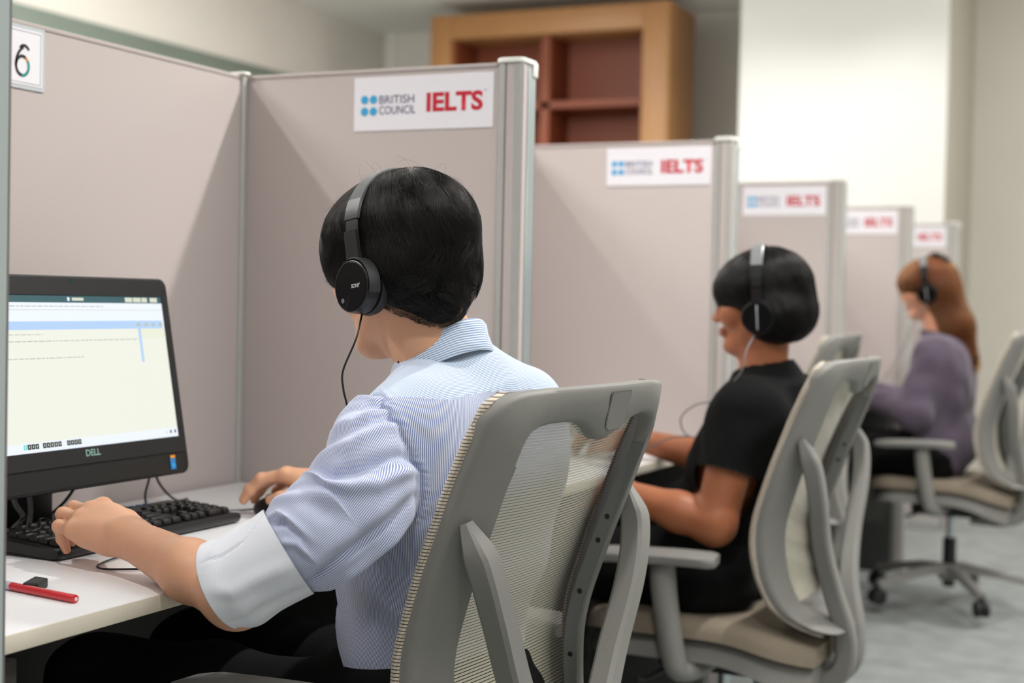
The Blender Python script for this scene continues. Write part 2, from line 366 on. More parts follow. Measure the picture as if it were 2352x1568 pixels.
# local frame of the panel: u to the left (-Y), v up the panel, w out of the panel (+X)
def mw(u, v, w): q = tl @ Vector((w, -u, v)); return (q.x, q.y, q.z)
MW, MH = .455, .318
def mslab(name, u0, v0, u1, v1, w0, w1, r, m, par, bev=.003, seg=2):
    bm = bmesh.new(); abox(bm, (w0, -u1, v0), (w1, -u0, v1))
    if r:
        es = [e for e in bm.edges if abs(e.verts[0].co.x-e.verts[1].co.x) > 1e-4]
        bmesh.ops.bevel(bm, geom=es, offset=r, segments=6, affect='EDGES', profile=.5)
    if bev:
        es = [e for e in bm.edges if e.verts[0].co.x > w1-1e-5 and e.verts[1].co.x > w1-1e-5]
        bmesh.ops.bevel(bm, geom=es, offset=bev, segments=seg, affect='EDGES', profile=.5)
    bmesh.ops.transform(bm, matrix=tl, verts=bm.verts); return finish(bm, name, m, par)
cs = mslab('casing', 0, 0, MW, MH, -.035, 0, .016, M['monitor'], mon)
mslab('rear_housing', .05, .03, MW-.05, MH-.03, -.062, -.033, .02, M['monitor'], mon, .01)
mslab('chin_groove', .003, .0335, MW-.003, .0345, -.002, .0006, 0, M['slot'] if False else M['blackpl'], mon, 0)
mslab('speaker_bar', .015, .004, MW-.015, .0332, -.002, .0007, 0, M['blackpl'], mon, .0004, 1)
for nm, a in (('bezel', (0.004, .0605, .0195, .2895)), ('bezel', (MW-.0195, .0605, MW-.004, .2895)), ('bezel', (.016, .2875, MW-.016, MH-.003)), ('bezel', (.004, .035, MW-.004, .0605))):
    mslab(nm, a[0], a[1], a[2], a[3], -.002, .0022, 0, M['monitor'], cs, .0008, 1)
def emat(n, c, s): return mat(n, '000000', .4, emit=c, estr=s)
EM = [emat('screen_pale', 'f1f3e6', .68), emat('screen_teal', '3c6870', .55), emat('screen_white', 'e8eff8', .74), emat('screen_blue', 'b4d2f6', .70), emat('screen_text', 'c3c9bf', .62),
      emat('screen_dark', '1b2522', .6), emat('screen_cyan', '7fdfe2', .70), emat('screen_button', 'dfe3cf', .66), emat('screen_cell', 'e6ead6', .72)]
SW0, SW1, SV0, SV1 = .0195, MW-.0195, .0605, .2872
V = []; F = []; MI = []
def sq(u0, v0, u1, v1, mi, lay):
    w = .0003+.00012*lay; b = len(V); V.extend([mw(u1, v0, w), mw(u0, v0, w), mw(u0, v1, w), mw(u1, v1, w)]); F.append((b, b+1, b+2, b+3)); MI.append(mi)
sq(SW0, SV0, SW1, SV1, 0, 0); sq(SW0, .2768, SW1, SV1, 1, 1); sq(SW0, .240, SW1, .2768, 2, 1); sq(SW0, .2655, SW1, .2661, 4, 2); sq(SW0+.005, .2365, SW1, .2490, 3, 2)
sq(.0795, .1830, .0860, .2365, 3, 2); sq(SW0, .2205, SW0+.062, .2365, 8, 1); sq(SW0, .2100, SW1, .2103, 8, 2); sq(SW0, .1850, SW1, .1853, 8, 2); sq(SW0, SV0, SW1, .0745, 2, 1)
for a, b in ((.091, .1085), (.0705, .089), (.055, .0685), (.03, .048)): sq(a, .2785, b, .2858, 7, 2)
for a, b in ((.2035, .229), ): sq(a, .2800, b, .2845, 7, 2)
sq(.234, .2795, .239, .2850, 2, 2)
rnd = random.Random(3)
def dashes(u0, u1, v, hgt):
    u = u1
    while u > u0:
        w = rnd.uniform(.004, .013); sq(max(u0, u-w), v, u, v+hgt, 4, 3); u -= w+.0022
dashes(.161, SW1-.01, .2705, .0014); dashes(.090, SW1-.008, .2190, .0014); dashes(.2175, SW1-.008, .1940, .0014); dashes(.372, .40, .2190, .0014); dashes(.30, SW1-.01, .2290, .0012)
for a0, n_ in ((.3350, 4), (.2890, 5), (.2470, 4)):
    for j in range(n_):
        a = a0+j*.0078; sq(a, .0655, a+.0070, .0728, 6 if (a0 > .33 and j == n_-1) else 5, 3); sq(a+.0027, .0675, a+.0043, .0710, 7, 4)
sq(.046, .0662, .0505, .0702, 7, 3); sq(.0355, .0665, .0395, .0715, 5, 3); sq(.0245, .0665, .0285, .0715, 5, 3)
for u0 in (.030, .049, .066, .085): sq(u0-.006, .2405, u0+.003, .2450, 4, 3)
scr = pyd('screen', V, F, EM, mon, False)
scr.data.polygons.foreach_set('material_index', MI)
Ym = (0, 1, 0); Um = tuple(tl @ Vector((0, 0, 1)))
text('brand_lettering', 'DELL', .0098, mat('brand_print', '8fb5ab', .35, .3), mon, mw(.2430, .0465, .0024), Ym, Um, embolden=.03, width=.0320, depth=.0004)
bm = bmesh.new(); abox(bm, (0, -.0498, .0085), (.0022, -.0375, .0310)); abox(bm, (0, -.0498, .0265), (.0026, -.0375, .0310), mi=1); abox(bm, (0, -.0470, .0120), (.0026, -.0403, .0180), mi=2)
bmesh.ops.transform(bm, matrix=tl, verts=bm.verts); finish(bm, 'processor_sticker', [mat('sticker_blue', '2f7fc4', .35), M['orange'], M['sky']], mon)
bm = bmesh.new(); bmesh.ops.create_circle(bm, cap_ends=True, radius=.0035, segments=20, matrix=tl @ Matrix.Translation((.0025, -.2278, .3105)) @ Matrix.Rotation(pi/2, 4, 'Y')); finish(bm, 'webcam', mat('lens', '153a40', .1), mon)
# stand
bm = bmesh.new(); abox(bm, (-.16, -.2775, -.075), (-.125, -.1775, .16), .006); finish(bm, 'stand_post', M['blackpl'], mon)
bm = bmesh.new(); abox(bm, (-.185, -.3275, -.0748), (-.005, -.1275, -.066), .004); finish(bm, 'stand_base', M['blackpl'], mon)
bm = bmesh.new(); abox(bm, (-.13, -.2575, .10), (-.07, -.1975, .18), .005); finish(bm, 'hinge', M['blackpl'], mon)
def cord(name, label, path, r, m, n=8): return tag(tube(name, path, r, m, None, 8, n), label, 'cable')
cord('power_cable', 'thin dark cable hanging behind the screen and down to the desk, by the keyboard', [(-1.58, 1.93, .93), (-1.59, 1.985, .86), (-1.60, 2.003, .80), (-1.61, 2.005, .765), (-1.62, 2.02, .743)], .0022, M['cable'])
cord('power_cable', 'curved dark cable sweeping right from behind the screen to the desk back', [(-1.575, 1.935, .93), (-1.582, 1.99, .85), (-1.595, 2.012, .80), (-1.60, 2.04, .77), (-1.607, 2.085, .7450), (-1.61, 2.12, .743)], .0022, M['cable'])
cord('power_cable', 'dark cable curling down from the screen to its stand', [(-1.60, 1.86, .92), (-1.61, 1.86, .84), (-1.62, 1.83, .78), (-1.64, 1.79, .7445), (-1.62, 1.70, .7437)], .0025, M['cable'])
cord('cable_bundle', 'bunched grey tangle of cables lying beside the screen stand', [(-1.575, 1.655, .815), (-1.57, 1.660, .79), (-1.565, 1.67, .77), (-1.57, 1.655, .752), (-1.56, 1.69, .747), (-1.575, 1.64, .748), (-1.56, 1.67, .752), (-1.565, 1.685, .775), (-1.572, 1.69, .80), (-1.58, 1.695, .82)], .004, M['cablegrey'])

# ------------------------------------------------------------------ keyboard, mouse, pen, eraser
kb = thing('keyboard', 'black full-size keyboard under the man\'s left hand', 'keyboard', (-1.386, 1.5435, .7405))
# local: x = -depth, y = along the keys (0 .. .42); the top slopes up to the back
KL, KD = .420, .145; slope = atan2(.011, KD)
def kz(x): return .0125+(-x)*tan_s
tan_s = .011/KD
V = []; F = []
prof = [(0.001, .002), (.004, .007), (.003, .0135), (-.003, .0165), (-.012, .0155), (-KD+.008, .0262), (-KD, .022), (-KD-.002, .012), (-KD, .008), (-.01, 0)]
bm = bmesh.new(); sec = []
for y in (0, .004, .01, KL-.01, KL-.004, KL):
    inset = .006 if y in (0, KL) else (.0015 if y in (.004, KL-.004) else 0); cz = .010
    sec.append([bm.verts.new((px*(1-inset/ .14)-(inset*.5), y, cz+(pz-cz)*(1-inset*25))) for px, pz in prof])
for a, b in zip(sec, sec[1:]):
    for i in range(len(prof)): bm.faces.new((a[i], a[(i+1) % len(prof)], b[(i+1) % len(prof)], b[i]))
bm.faces.new(sec[0][::-1]); bm.faces.new(sec[-1]); bmesh.ops.recalc_face_normals(bm, faces=bm.faces)
finish(bm, 'keyboard_case', M['blackpl'], kb, ang=50)
_kc = {}
def keycap(w, d):
    kk = (round(w, 4), round(d, 4))
    if kk not in _kc:
        bm = bmesh.new(); r = bmesh.ops.create_cube(bm, size=1)
        for v in bm.verts:
            t = .80 if v.co.z > 0 else 1.0
            v.co = ((v.co.x*(d*(t if v.co.z < 0 else .80)))+(-.0007 if v.co.z > 0 else 0), v.co.y*(w-(1-t)*.019), .0078 if v.co.z > 0 else 0)
        bmesh.ops.bevel(bm, geom=list(bm.edges), offset=.0012, segments=2, affect='EDGES', profile=.5)
        me = bpy.data.meshes.new('key'); bm.to_mesh(me); bm.free(); me.polygons.foreach_set('use_smooth', [True]*len(me.polygons)); me.set_sharp_from_angle(angle=R(40)); me.materials.append(M['key'])
        _kc[kk] = me
    return _kc[kk]
P_ = .0183; nkeys = [0]; extra = []
def key(y, x, w=1, d=1):
    me = keycap(w*P_-.0028, d*P_-.0028)
    o = bpy.data.objects.new('key', me); COL.objects.link(o); o.parent = kb
    o.location = (x, y, .0152+(-x)*tan_s); o.rotation_euler = (0, slope, 0); nkeys[0] += 1
yb_ = .0145; rowx = [-.022-P_*i for i in range(5)]
def row(i, ws, y0=yb_):
    y = y0
    for w in ws:
        if w > 0: key(y+w*P_/2, rowx[i], w)
        y += abs(w)*P_
row(0, [1.25, 1.25, 1.25, 6.25, 1.25, 1.25, 1.25, 1.25]); row(1, [2.25]+[1]*10+[2.75]); row(2, [1.75]+[1]*11+[2.25]); row(3, [1.5]+[1]*12+[1.5]); row(4, [1]*13+[2])
fx = rowx[4]-P_*1.25
for y in [0]+[2, 3, 4, 5]+[6.5, 7.5, 8.5, 9.5]+[11, 12, 13, 14]: key(yb_+(y+.5)*P_, fx, 1, .85)
nav = yb_+15.35*P_
for i in range(3): key(nav+(i+.5)*P_, rowx[0]); key(nav+(i+.5)*P_, rowx[3]); key(nav+(i+.5)*P_, rowx[4]); 
key(nav+1.5*P_, rowx[1])
num = nav+3.35*P_
row(0, [2, 1], num); row(1, [1, 1, 1], num); row(2, [1, 1, 1], num); row(3, [1, 1, 1], num); row(4, [1, 1, 1], num)
bm = bmesh.new()
for j in range(4): abox(bm, (-.138, nav+(j*.9+.1)*P_, .0258), (-.1345, nav+(j*.9+.6)*P_, .0272))
finish(bm, 'media_key_print', M['keyblue'], kb)
# mouse under the right hand
ms = thing('computer_mouse', 'small black mouse under the man\'s right hand', 'mouse', (-1.375, 2.070, .7405), R(8))
# ------------------------------------------------------------------ implicit surfaces (smoothly blended bodies) and their mesher
def _n(v): v = np.array(v, float); return v/(np.linalg.norm(v)+1e-12)
class Sdf:
    def __init__(s): s.p = []
    def cap(s, a, b, ra, rb, k=.02, flat=None, fs=1):
        """tapered capsule a-b; flat: axis along which it is flattened by fs (<1 thinner)"""
        s.p.append(('cap', np.array(a, float), np.array(b, float), ra, rb, k, None if flat is None else _n(flat), fs)); return s
    def chain(s, pts, rs, k=.02, flat=None, fs=1):
        for i in range(len(pts)-1): s.cap(pts[i], pts[i+1], rs[i], rs[i+1], k, flat, fs)
        return s
    def ell(s, c, r, k=.02, rot=None, sub=False):
        Rm = np.eye(3) if rot is None else np.array(rot, float)   # rows: the ellipsoid's axes in world
        s.p.append(('sub' if sub else 'ell', np.array(c, float), np.array(r, float), Rm, k)); return s
    def bounds(s):
        lo, hi = [], []
        for q in s.p:
            if q[0] == 'cap': r = max(q[3], q[4]); lo.append(np.minimum(q[1], q[2])-r); hi.append(np.maximum(q[1], q[2])+r)
            elif q[0] == 'ell': r = q[2].max(); lo.append(q[1]-r); hi.append(q[1]+r)
        return np.min(lo, 0)-.02, np.max(hi, 0)+.02
    def __call__(s, P):
        d = np.full(len(P), .2, np.float32)
        for q in s.p:
            if q[0] == 'cap':
                _, a, b, ra, rb, k, ax, fs = q; c = (a+b)/2; Rb = np.linalg.norm(b-a)/2+max(ra, rb)
                m = np.nonzero(((P-c)**2).sum(1) < (Rb+.03+k*1.5)**2)[0]
                if not len(m): continue
                X = P[m]-a; ab = b-a; t = np.clip(X@ab/(ab@ab+1e-12), 0, 1); Q = X-t[:, None]*ab
                if ax is not None: h = Q@ax; Q = Q+np.outer(h*(1/fs-1), ax)
                e = np.sqrt((Q*Q).sum(1))-(ra+(rb-ra)*t)
                if ax is not None: e = e*(.5+.5*fs)
            else:
                typ, c, r, Rm, k = q; Rb = r.max()
                m = np.nonzero(((P-c)**2).sum(1) < (Rb+.03+k*1.5)**2)[0]
                if not len(m): continue
                X = (P[m]-c)@Rm.T; k0 = np.sqrt(((X/r)**2).sum(1)); k1 = np.sqrt(((X/(r*r))**2).sum(1))+1e-9; e = k0*(k0-1)/k1
                e = np.where(k0 < .05, -r.min(), e)
                if typ == 'sub':
                    dd = -e; cur = d[m]; h = np.clip(.5-.5*(cur-dd)/k, 0, 1); d[m] = cur*(1-h)+dd*h+k*h*(1-h); continue
            cur = d[m]; h = np.maximum(k-np.abs(cur-e), 0)/k; d[m] = np.minimum(cur, e)-h*h*k*.25
        return d
def mesh_sdf(f, h, lo=None, hi=None, B=8, sm=0):
    if lo is None: lo, hi = f.bounds()
    lo = np.array(lo, float); hi = np.array(hi, float); n = np.ceil((hi-lo)/(h*B)).astype(int)*B+1
    nb = (n-1)//B; g = [np.arange(k) for k in nb]
    bc = np.stack(np.meshgrid(*g, indexing='ij'), -1).reshape(-1, 3); cen = lo+(bc+.5)*B*h
    dc = f(cen); act = bc[np.abs(dc) < B*h*.866*1.25+.012]
    D = np.ones(n, np.float32)
    inside = bc[dc < -(B*h*.866*1.25+.012)+1e-9]
    for b in inside: D[b[0]*B:(b[0]+1)*B+1, b[1]*B:(b[1]+1)*B+1, b[2]*B:(b[2]+1)*B+1] = -1
    off = np.stack(np.meshgrid(*[np.arange(B+1)]*3, indexing='ij'), -1).reshape(-1, 3)
    for i in range(0, len(act), 400):
        a = act[i:i+400]; idx = (a[:, None, :]*B+off[None]).reshape(-1, 3); v = f(lo+idx*h)
        D[idx[:, 0], idx[:, 1], idx[:, 2]] = v
    S = D < 0; c = np.zeros(tuple(n-1), np.int8)
    for dx in (0, 1):
        for dy in (0, 1):
            for dz in (0, 1): c += S[dx:n[0]-1+dx, dy:n[1]-1+dy, dz:n[2]-1+dz]
    cell = (c > 0) & (c < 8); ci = np.argwhere(cell); ID = np.full(cell.shape, -1, np.int64); ID[cell] = np.arange(len(ci))
    acc = np.zeros((len(ci), 3)); cnt = np.zeros(len(ci))
    for ax in range(3):
        o1, o2 = [a for a in range(3) if a != ax]
        for u in (0, 1):
            for w in (0, 1):
                s0 = np.zeros(3, int); s0[o1] = u; s0[o2] = w; s1 = s0.copy(); s1[ax] = 1
                A = ci+s0; Bq = ci+s1; da = D[A[:, 0], A[:, 1], A[:, 2]]; db = D[Bq[:, 0], Bq[:, 1], Bq[:, 2]]; m = (da < 0) != (db < 0)
                t = np.where(m, da/(da-db+1e-20), 0); p = A+0.; p[:, ax] += t; acc[m] += p[m]; cnt[m] += 1
    V = lo+acc/cnt[:, None]*h; F = []
    for ax in range(3):
        o1, o2 = [(1, 2), (2, 0), (0, 1)][ax]; sl0 = [slice(1, -1)]*3; sl0[ax] = slice(0, -1); sl1 = [slice(1, -1)]*3; sl1[ax] = slice(1, None)
        a = S[tuple(sl0)]; b = S[tuple(sl1)]
        for flip, mm in ((False, a & ~b), (True, ~a & b)):
            e = np.argwhere(mm)+1; e[:, ax] -= 1
            if not len(e): continue
            q = []
            for u, w in ((-1, -1), (0, -1), (0, 0), (-1, 0)):
                z = e.copy(); z[:, o1] += u; z[:, o2] += w; q.append(ID[z[:, 0], z[:, 1], z[:, 2]])
            q = np.stack(q, 1); F.append(q[:, ::-1] if flip else q)
    F = np.concatenate(F); F = F[(F >= 0).all(1)]
    return V, F
def smooth_vf(V, F, it=2, lam=.5):
    E_ = np.concatenate([F[:, [0, 1]], F[:, [1, 2]], F[:, [2, 3]], F[:, [3, 0]]]); E_ = np.concatenate([E_, E_[:, ::-1]]); n = len(V)
    for k in range(it*2):
        l = lam if k % 2 == 0 else -lam*1.03
        acc = np.stack([np.bincount(E_[:, 0], V[E_[:, 1], i], n) for i in range(3)], 1); c = np.bincount(E_[:, 0], minlength=n)[:, None]; V = V+(acc/np.maximum(c, 1)-V)*l
    return V
def normals_vf(V, F):
    N = np.cross(V[F[:, 2]]-V[F[:, 0]], V[F[:, 3]]-V[F[:, 1]]); A = np.zeros_like(V)
    for j in range(4):
        for i in range(3): A[:, i] += np.bincount(F[:, j], N[:, i], len(V))
    return A/(np.linalg.norm(A, axis=1)[:, None]+1e-12)
def mesh_np(name, V, F, m, parent=None, attrs=None, smooth=True, mi=None):
    me = bpy.data.meshes.new(name); n = len(V); k = F.shape[1]
    me.vertices.add(n); me.vertices.foreach_set('co', np.asarray(V, np.float32).ravel()); me.loops.add(F.size); me.loops.foreach_set('vertex_index', np.asarray(F, np.int32).ravel())
    me.polygons.add(len(F)); me.polygons.foreach_set('loop_start', np.arange(0, F.size, k, dtype=np.int32)); me.polygons.foreach_set('loop_total', np.full(len(F), k, np.int32))
    me.polygons.foreach_set('use_smooth', np.full(len(F), smooth))
    me.update(calc_edges=True); me.validate()
    for a, v in (attrs or {}).items(): me.attributes.new(a, 'FLOAT', 'POINT').data.foreach_set('value', np.asarray(v, np.float32))
    o = link(name, me, parent, m)
    if mi is not None: me.polygons.foreach_set('material_index', np.asarray(mi, np.int32))
    return o
def poly_dist(P, pts):
    """distance of points P to a 3-D polyline"""
    best = np.full(len(P), 1e9); pts = np.array(pts, float)
    for a, b in zip(pts, pts[1:]):
        ab = b-a; t = np.clip((P-a)@ab/(ab@ab+1e-12), 0, 1); best = np.minimum(best, np.linalg.norm(P-a-t[:, None]*ab, axis=1))
    return best
V, F = None, None
_s = Sdf(); _s.ell((0, 0, .008), (.054, .030, .024), .005); _s.ell((.0, 0, -.03), (.2, .2, .034), .004, sub=False) if False else None
V, F = mesh_sdf(_s, .002, (-.06, -.036, .0), (.06, .036, .04)); V[:, 2] = np.maximum(V[:, 2], .0005)
mesh_np('mouse_shell', V, F, M['blackpl'], ms)
lathe('scroll_wheel', [(.001, -.003), (.0075, -.003), (.008, 0), (.0075, .003), (.001, .003)], M['cablegrey'], ms, 20, Matrix.Translation((-.026, 0, .025)) @ Matrix.Rotation(pi/2, 4, 'X'))
tube('mouse_cord', [(-.053, 0, .006), (-.075, -.002, .003), (-.12, -.03, .003), (-.155, -.05, .003), (-.19, -.04, .0035), (-.24, .0, .0035)], .0017, M['cablegrey'], ms)

pn = thing('pen', 'red plastic pen lying on the desk beside the black eraser', 'pen', (0, 0, 0))
a, b = Vector((-1.182, 1.349+.0, .7455)), Vector((-1.345, 1.376, .7455))
ax_ = (b-a).normalized(); mp_ = ax_.to_track_quat('Z', 'Y').to_matrix().to_4x4(); mp_.translation = a
lathe('barrel', [(.0024, 0), (.0046, .0006), (.005, .002), (.005, .118)], M['pen'], pn, 24, mp_)
lathe('barrel_end_plug', [(.0005, -.0006), (.0022, -.0006), (.0024, .0008)], M['logo'], pn, 16, mp_)
lathe('grip', [(.005, .118), (.0052, .120), (.0050, .150), (.0018, .165), (.0008, .168)], M['penclear'], pn, 24, mp_)
V, F = tube_vf([mp_ @ Vector((0, -.0062, .070)), mp_ @ Vector((0, -.0068, .09)), mp_ @ Vector((0, -.0062, .118))], .0009, 6); pyd('clip', V, F, M['penclear'], pn)
text('print', 'OLMUSEN', .0016, M['logo'], pn, tuple(mp_ @ Vector((-.0045, .0022, .042))), tuple(-ax_), (0, .35, .94), width=.03) if False else None
er = thing('eraser', 'small black block eraser behind the red pen', 'eraser', (-1.277, 1.387, .7402), R(24))
bm = bmesh.new(); abox(bm, (-.010, -.022, 0), (.010, .022, .0125), .002, 3)
bmesh.ops.translate(bm, verts=[v for v in bm.verts if v.co.y > .015 and v.co.x > 0], vec=(-.003, 0, -.0015)); finish(bm, 'rubber_block', M['eraser'], er)

# ------------------------------------------------------------------ mesh-back task chairs (local: forward = -x, seat centre over the origin)
MESHM = bpy.data.materials.new('chair_mesh_weave'); MESHM.use_nodes = True
nt = MESHM.node_tree; N = nt.nodes; L = nt.links; b = N['Principled BSDF']; b.inputs['Roughness'].default_value = .6; b.inputs['Sheen Weight'].default_value = .3
def _math(op, a=None, bb=None, clamp=False):
    n = N.new('ShaderNodeMath'); n.operation = op; n.use_clamp = clamp
    for i, q in enumerate((a, bb)):
        if q is None: continue
        if isinstance(q, (int, float)): n.inputs[i].default_value = q
        else: L.new(q, n.inputs[i])
    return n.outputs[0]
at = N.new('ShaderNodeAttribute'); at.attribute_name = 'rv'; at2 = N.new('ShaderNodeAttribute'); at2.attribute_name = 'ru'
fr = _math('FRACT', _math('MULTIPLY', at.outputs['Fac'], 1/.0046))
gap = _math('LESS_THAN', fr, .27)
thr = _math('ABSOLUTE', _math('SINE', _math('MULTIPLY', at2.outputs['Fac'], pi/.0017)))
sub = _math('ABSOLUTE', _math('SINE', _math('MULTIPLY', fr, pi*3)))
wv = _math('MULTIPLY', _math('ADD', _math('MULTIPLY', thr, .5), .5), _math('ADD', _math('MULTIPLY', sub, .35), .65))
cr = N.new('ShaderNodeMixRGB'); cr.inputs[1].default_value = hx('77735f'); cr.inputs[2].default_value = hx('e0dbc6'); L.new(wv, cr.inputs[0])
cg = N.new('ShaderNodeMixRGB'); L.new(gap, cg.inputs[0]); L.new(cr.outputs[0], cg.inputs[1]); cg.inputs[2].default_value = hx('35342c'); L.new(cg.outputs[0], b.inputs['Base Color'])
al = _math('SUBTRACT', .87, _math('MULTIPLY', gap, .40)); L.new(al, b.inputs['Alpha'])
bp = N.new('ShaderNodeBump'); bp.inputs['Strength'].default_value = .6; bp.inputs['Distance'].default_value = .0008; L.new(_math('SUBTRACT', 1, gap), bp.inputs['Height']); L.new(bp.outputs[0], b.inputs['Normal'])

PIPE = MESHM.copy(); PIPE.name = 'chair_mesh_edge'; _pn = PIPE.node_tree; _pb = _pn.nodes['Principled BSDF']
for _l in list(_pb.inputs['Alpha'].links): _pn.links.remove(_l)
_pb.inputs['Alpha'].default_value = 1
for _q in _pn.nodes:
    if _q.type == 'MIX_RGB':
        if not _q.inputs[1].links: _q.inputs[1].default_value = hx('8d8270'); _q.inputs[2].default_value = hx('e9dccb')
        else: _q.inputs[2].default_value = hx('1c1a17')
_pz = [.425, .44, .46, .493, .56, .63, .68, .78, .885, .998, 1.02]; _px = [.285, .245, .195, .158, .131, .122, .128, .160, .200, .250, .260]
def bx(z): return float(np.interp(z, _pz, _px)) if False else float(_spl(z))
_zz = np.linspace(.42, 1.03, 62); _xx = np.interp(_zz, _pz, _px)
for _ in range(6): _xx[1:-1] = (_xx[:-2]+2*_xx[1:-1]+_xx[2:])/4
def _spl(z): return np.interp(z, _zz, _xx)
def hwid(z): return np.interp(z, [.43, .455, .50, .6, .8, .94, .985, .998], [.13, .175, .205, .228, .238, .240, .232, .20])
def bsurf(y, z, off=0, cv=None):
    w = .238; c = (.010+.024*np.clip((z-.55)/.42, 0, 1)) if cv is None else cv
    return np.array([_spl(z)+c*(1-np.clip((y/w)**2, 0, 1))+off, y, z])
def make_chair(rec=0):
    t = thing('office_chair', '', 'chair')
    # closed back frame: outer contour and rail width that varies round the ring
    outer = [(0, 1.000), (.10, .9995), (.17, .998), (.212, .993), (.236, .975), (.241, .94), (.240, .86), (.238, .76), (.232, .66), (.222, .57), (.205, .50), (.175, .458), (.12, .440), (.05, .436), (0, .436)]
    inner = [(0, .957), (.09, .956), (.145, .955), (.172, .950), (.185, .938), (.190, .915), (.189, .85), (.186, .76), (.178, .66), (.166, .58), (.150, .525), (.128, .500), (.09, .490), (.04, .487), (0, .487)]
    oc, ic = catmull(outer, 10), catmull(inner, 10)
    sides = [(p, q) for p, q in zip(oc, ic)]
    full = sides+[(np.array([-p[0], p[1]]), np.array([-q[0], q[1]])) for p, q in sides[-2:0:-1]]
    full = [(p, q-np.array([0, (.032*exp(-((q[0]-.030)/.060)**2) if q[1] > .9 else 0)])) for p, q in full]
    n = len(full); V = []; F = []
    for i, (p, q) in enumerate(full):
        for t_, d_, th in ((0, 0, -.005), (0, -.001, .012), (0, .001, .0190), (0, .0055, .0225), (.5, 0, .0235), (1, -.007, .0225), (1, -.0015, .0190), (1, 0, .012), (1, -.001, -.003), (.2, 0, -.006)):
            v = p+(q-p)*t_; e_ = (q-p)/np.linalg.norm(q-p); v = v+e_*d_; V.append(bsurf(v[0], v[1], th+.024*abs(e_[0])**2*t_))
    m_ = 10
    for i in range(n):
        j = (i+1) % n
        for k in range(m_): F.append((i*m_+k, j*m_+k, j*m_+(k+1) % m_, i*m_+(k+1) % m_))
    fr_ = pyd('back_frame', V, F, M['chair'], t, True, 50)
    # inset round-cornered plate on the top bar
    bm = bmesh.new(); pr = []
    pts = [(-.036, .990), (.030, .990), (.0325, .986), (.034, .955), (.031, .944), (.02, .9385), (-.022, .9385), (-.034, .944), (-.038, .955), (-.0375, .986)]
    vs = [bm.verts.new(bsurf(y*.85+.030-(z-.965)*.55, z, .0246)) for y, z in pts]; vs2 = [bm.verts.new(bsurf(y*.85+.030-(z-.965)*.55, z, .0220)) for y, z in pts]
    bm.faces.new(vs)
    for i in range(len(pts)): bm.faces.new((vs[i], vs2[i], vs2[(i+1) % len(pts)], vs[(i+1) % len(pts)]))
    bmesh.ops.recalc_face_normals(bm, faces=bm.faces); finish(bm, 'badge_plate', M['chair'], fr_, ang=30)
    V = []; F = []; pt2 = [(-.039, .9915), (.0325, .9915), (.0355, .987), (.037, .955), (.033, .942), (.021, .9365), (-.023, .9365), (-.036, .942), (-.041, .955), (-.0405, .987)]
    for y, z in pt2: V.append(bsurf(y*.85+.030-(z-.965)*.55, z, .0242))
    for y, z in pts: V.append(bsurf(y*.85+.030-(z-.965)*.55, z, .0242))
    k_ = len(pts)
    for i in range(k_): F.append((i, (i+1) % k_, k_+(i+1) % k_, k_+i))
    pyd('badge_groove', V, F, M['chairdark'], fr_, False)
    # dark inner lining of both side rails with screw holes
    for sg in (-1, 1):
        V = []; F = []; zs = np.linspace(.53, .908, 34)
        for z in zs:
            w = np.interp(z, [.53, .58, .66, .76, .85, .915, .938], [.150, .166, .178, .186, .189, .190, .185])
            for dy, th in ((.002, -.0055), (.002, .0150), (-.0010, .0152), (-.0010, -.0055)): V.append(bsurf(sg*(w+dy), z, th+.024))
        for i in range(len(zs)-1):
            for k in range(4): F.append((i*4+k, i*4+(k+1) % 4, (i+1)*4+(k+1) % 4, (i+1)*4+k))
        ln = pyd('rail_lining', V, F, M['chairdark'], fr_, True, 40)
        for z in (.80, .765, .69, .60):
            bm = bmesh.new()
            w = np.interp(z, [.53, .58, .66, .76, .85, .915, .938], [.150, .166, .178, .186, .189, .190, .185])-.0015; p = bsurf(sg*w, z, .029)
            bmesh.ops.create_circle(bm, cap_ends=True, radius=.0040, segments=14, matrix=Matrix.Translation(p) @ Matrix.Rotation(pi/2, 4, 'X'))
            finish(bm, 'screw_hole', M['chairblack'], ln, False)
    # stretched weave, wrapped over the front of the frame
    V = []; F = []; U = []; RV = []; ny = 41; zs = np.linspace(.4385, .9975, 110); arc = 0; last = None
    for i, z in enumerate(zs):
        hw = hwid(z)-.001; c = bsurf(0, z)
        if last is not None: arc += float(np.linalg.norm(c-last))
        last = c
        cv = (.010+.030*np.clip((z-.6)/.3, 0, 1))*np.interp(z, [.9, .985], [1, 1.3])
        row_ = [bsurf(-hw-.0010, z, .0050, 0), bsurf(-hw-.0040, z, .0035, 0), bsurf(-hw-.0055, z, -.002, 0), bsurf(-hw-.0035, z, -.0075, 0)]+[bsurf(y, z, -.0085, cv) for y in np.linspace(-hw, hw, ny)]+[bsurf(hw+.0035, z, -.0075, 0), bsurf(hw+.0055, z, -.002, 0), bsurf(hw+.0040, z, .0035, 0), bsurf(hw+.0010, z, .0050, 0)]
        V += row_; U += [r[1] for r in row_]; RV += [arc]*len(row_)
    m_ = ny+8
    for i in range(len(zs)-1):
        for k in range(m_-1): F.append((i*m_+k, i*m_+k+1, (i+1)*m_+k+1, (i+1)*m_+k))
    mesh_np('back_mesh', np.array(V), np.array(F), [MESHM, PIPE], t, {'rv': RV, 'ru': U}, mi=[1 if (q % (m_-1) < 4 or q % (m_-1) >= m_-5) else 0 for q in range(len(F))])
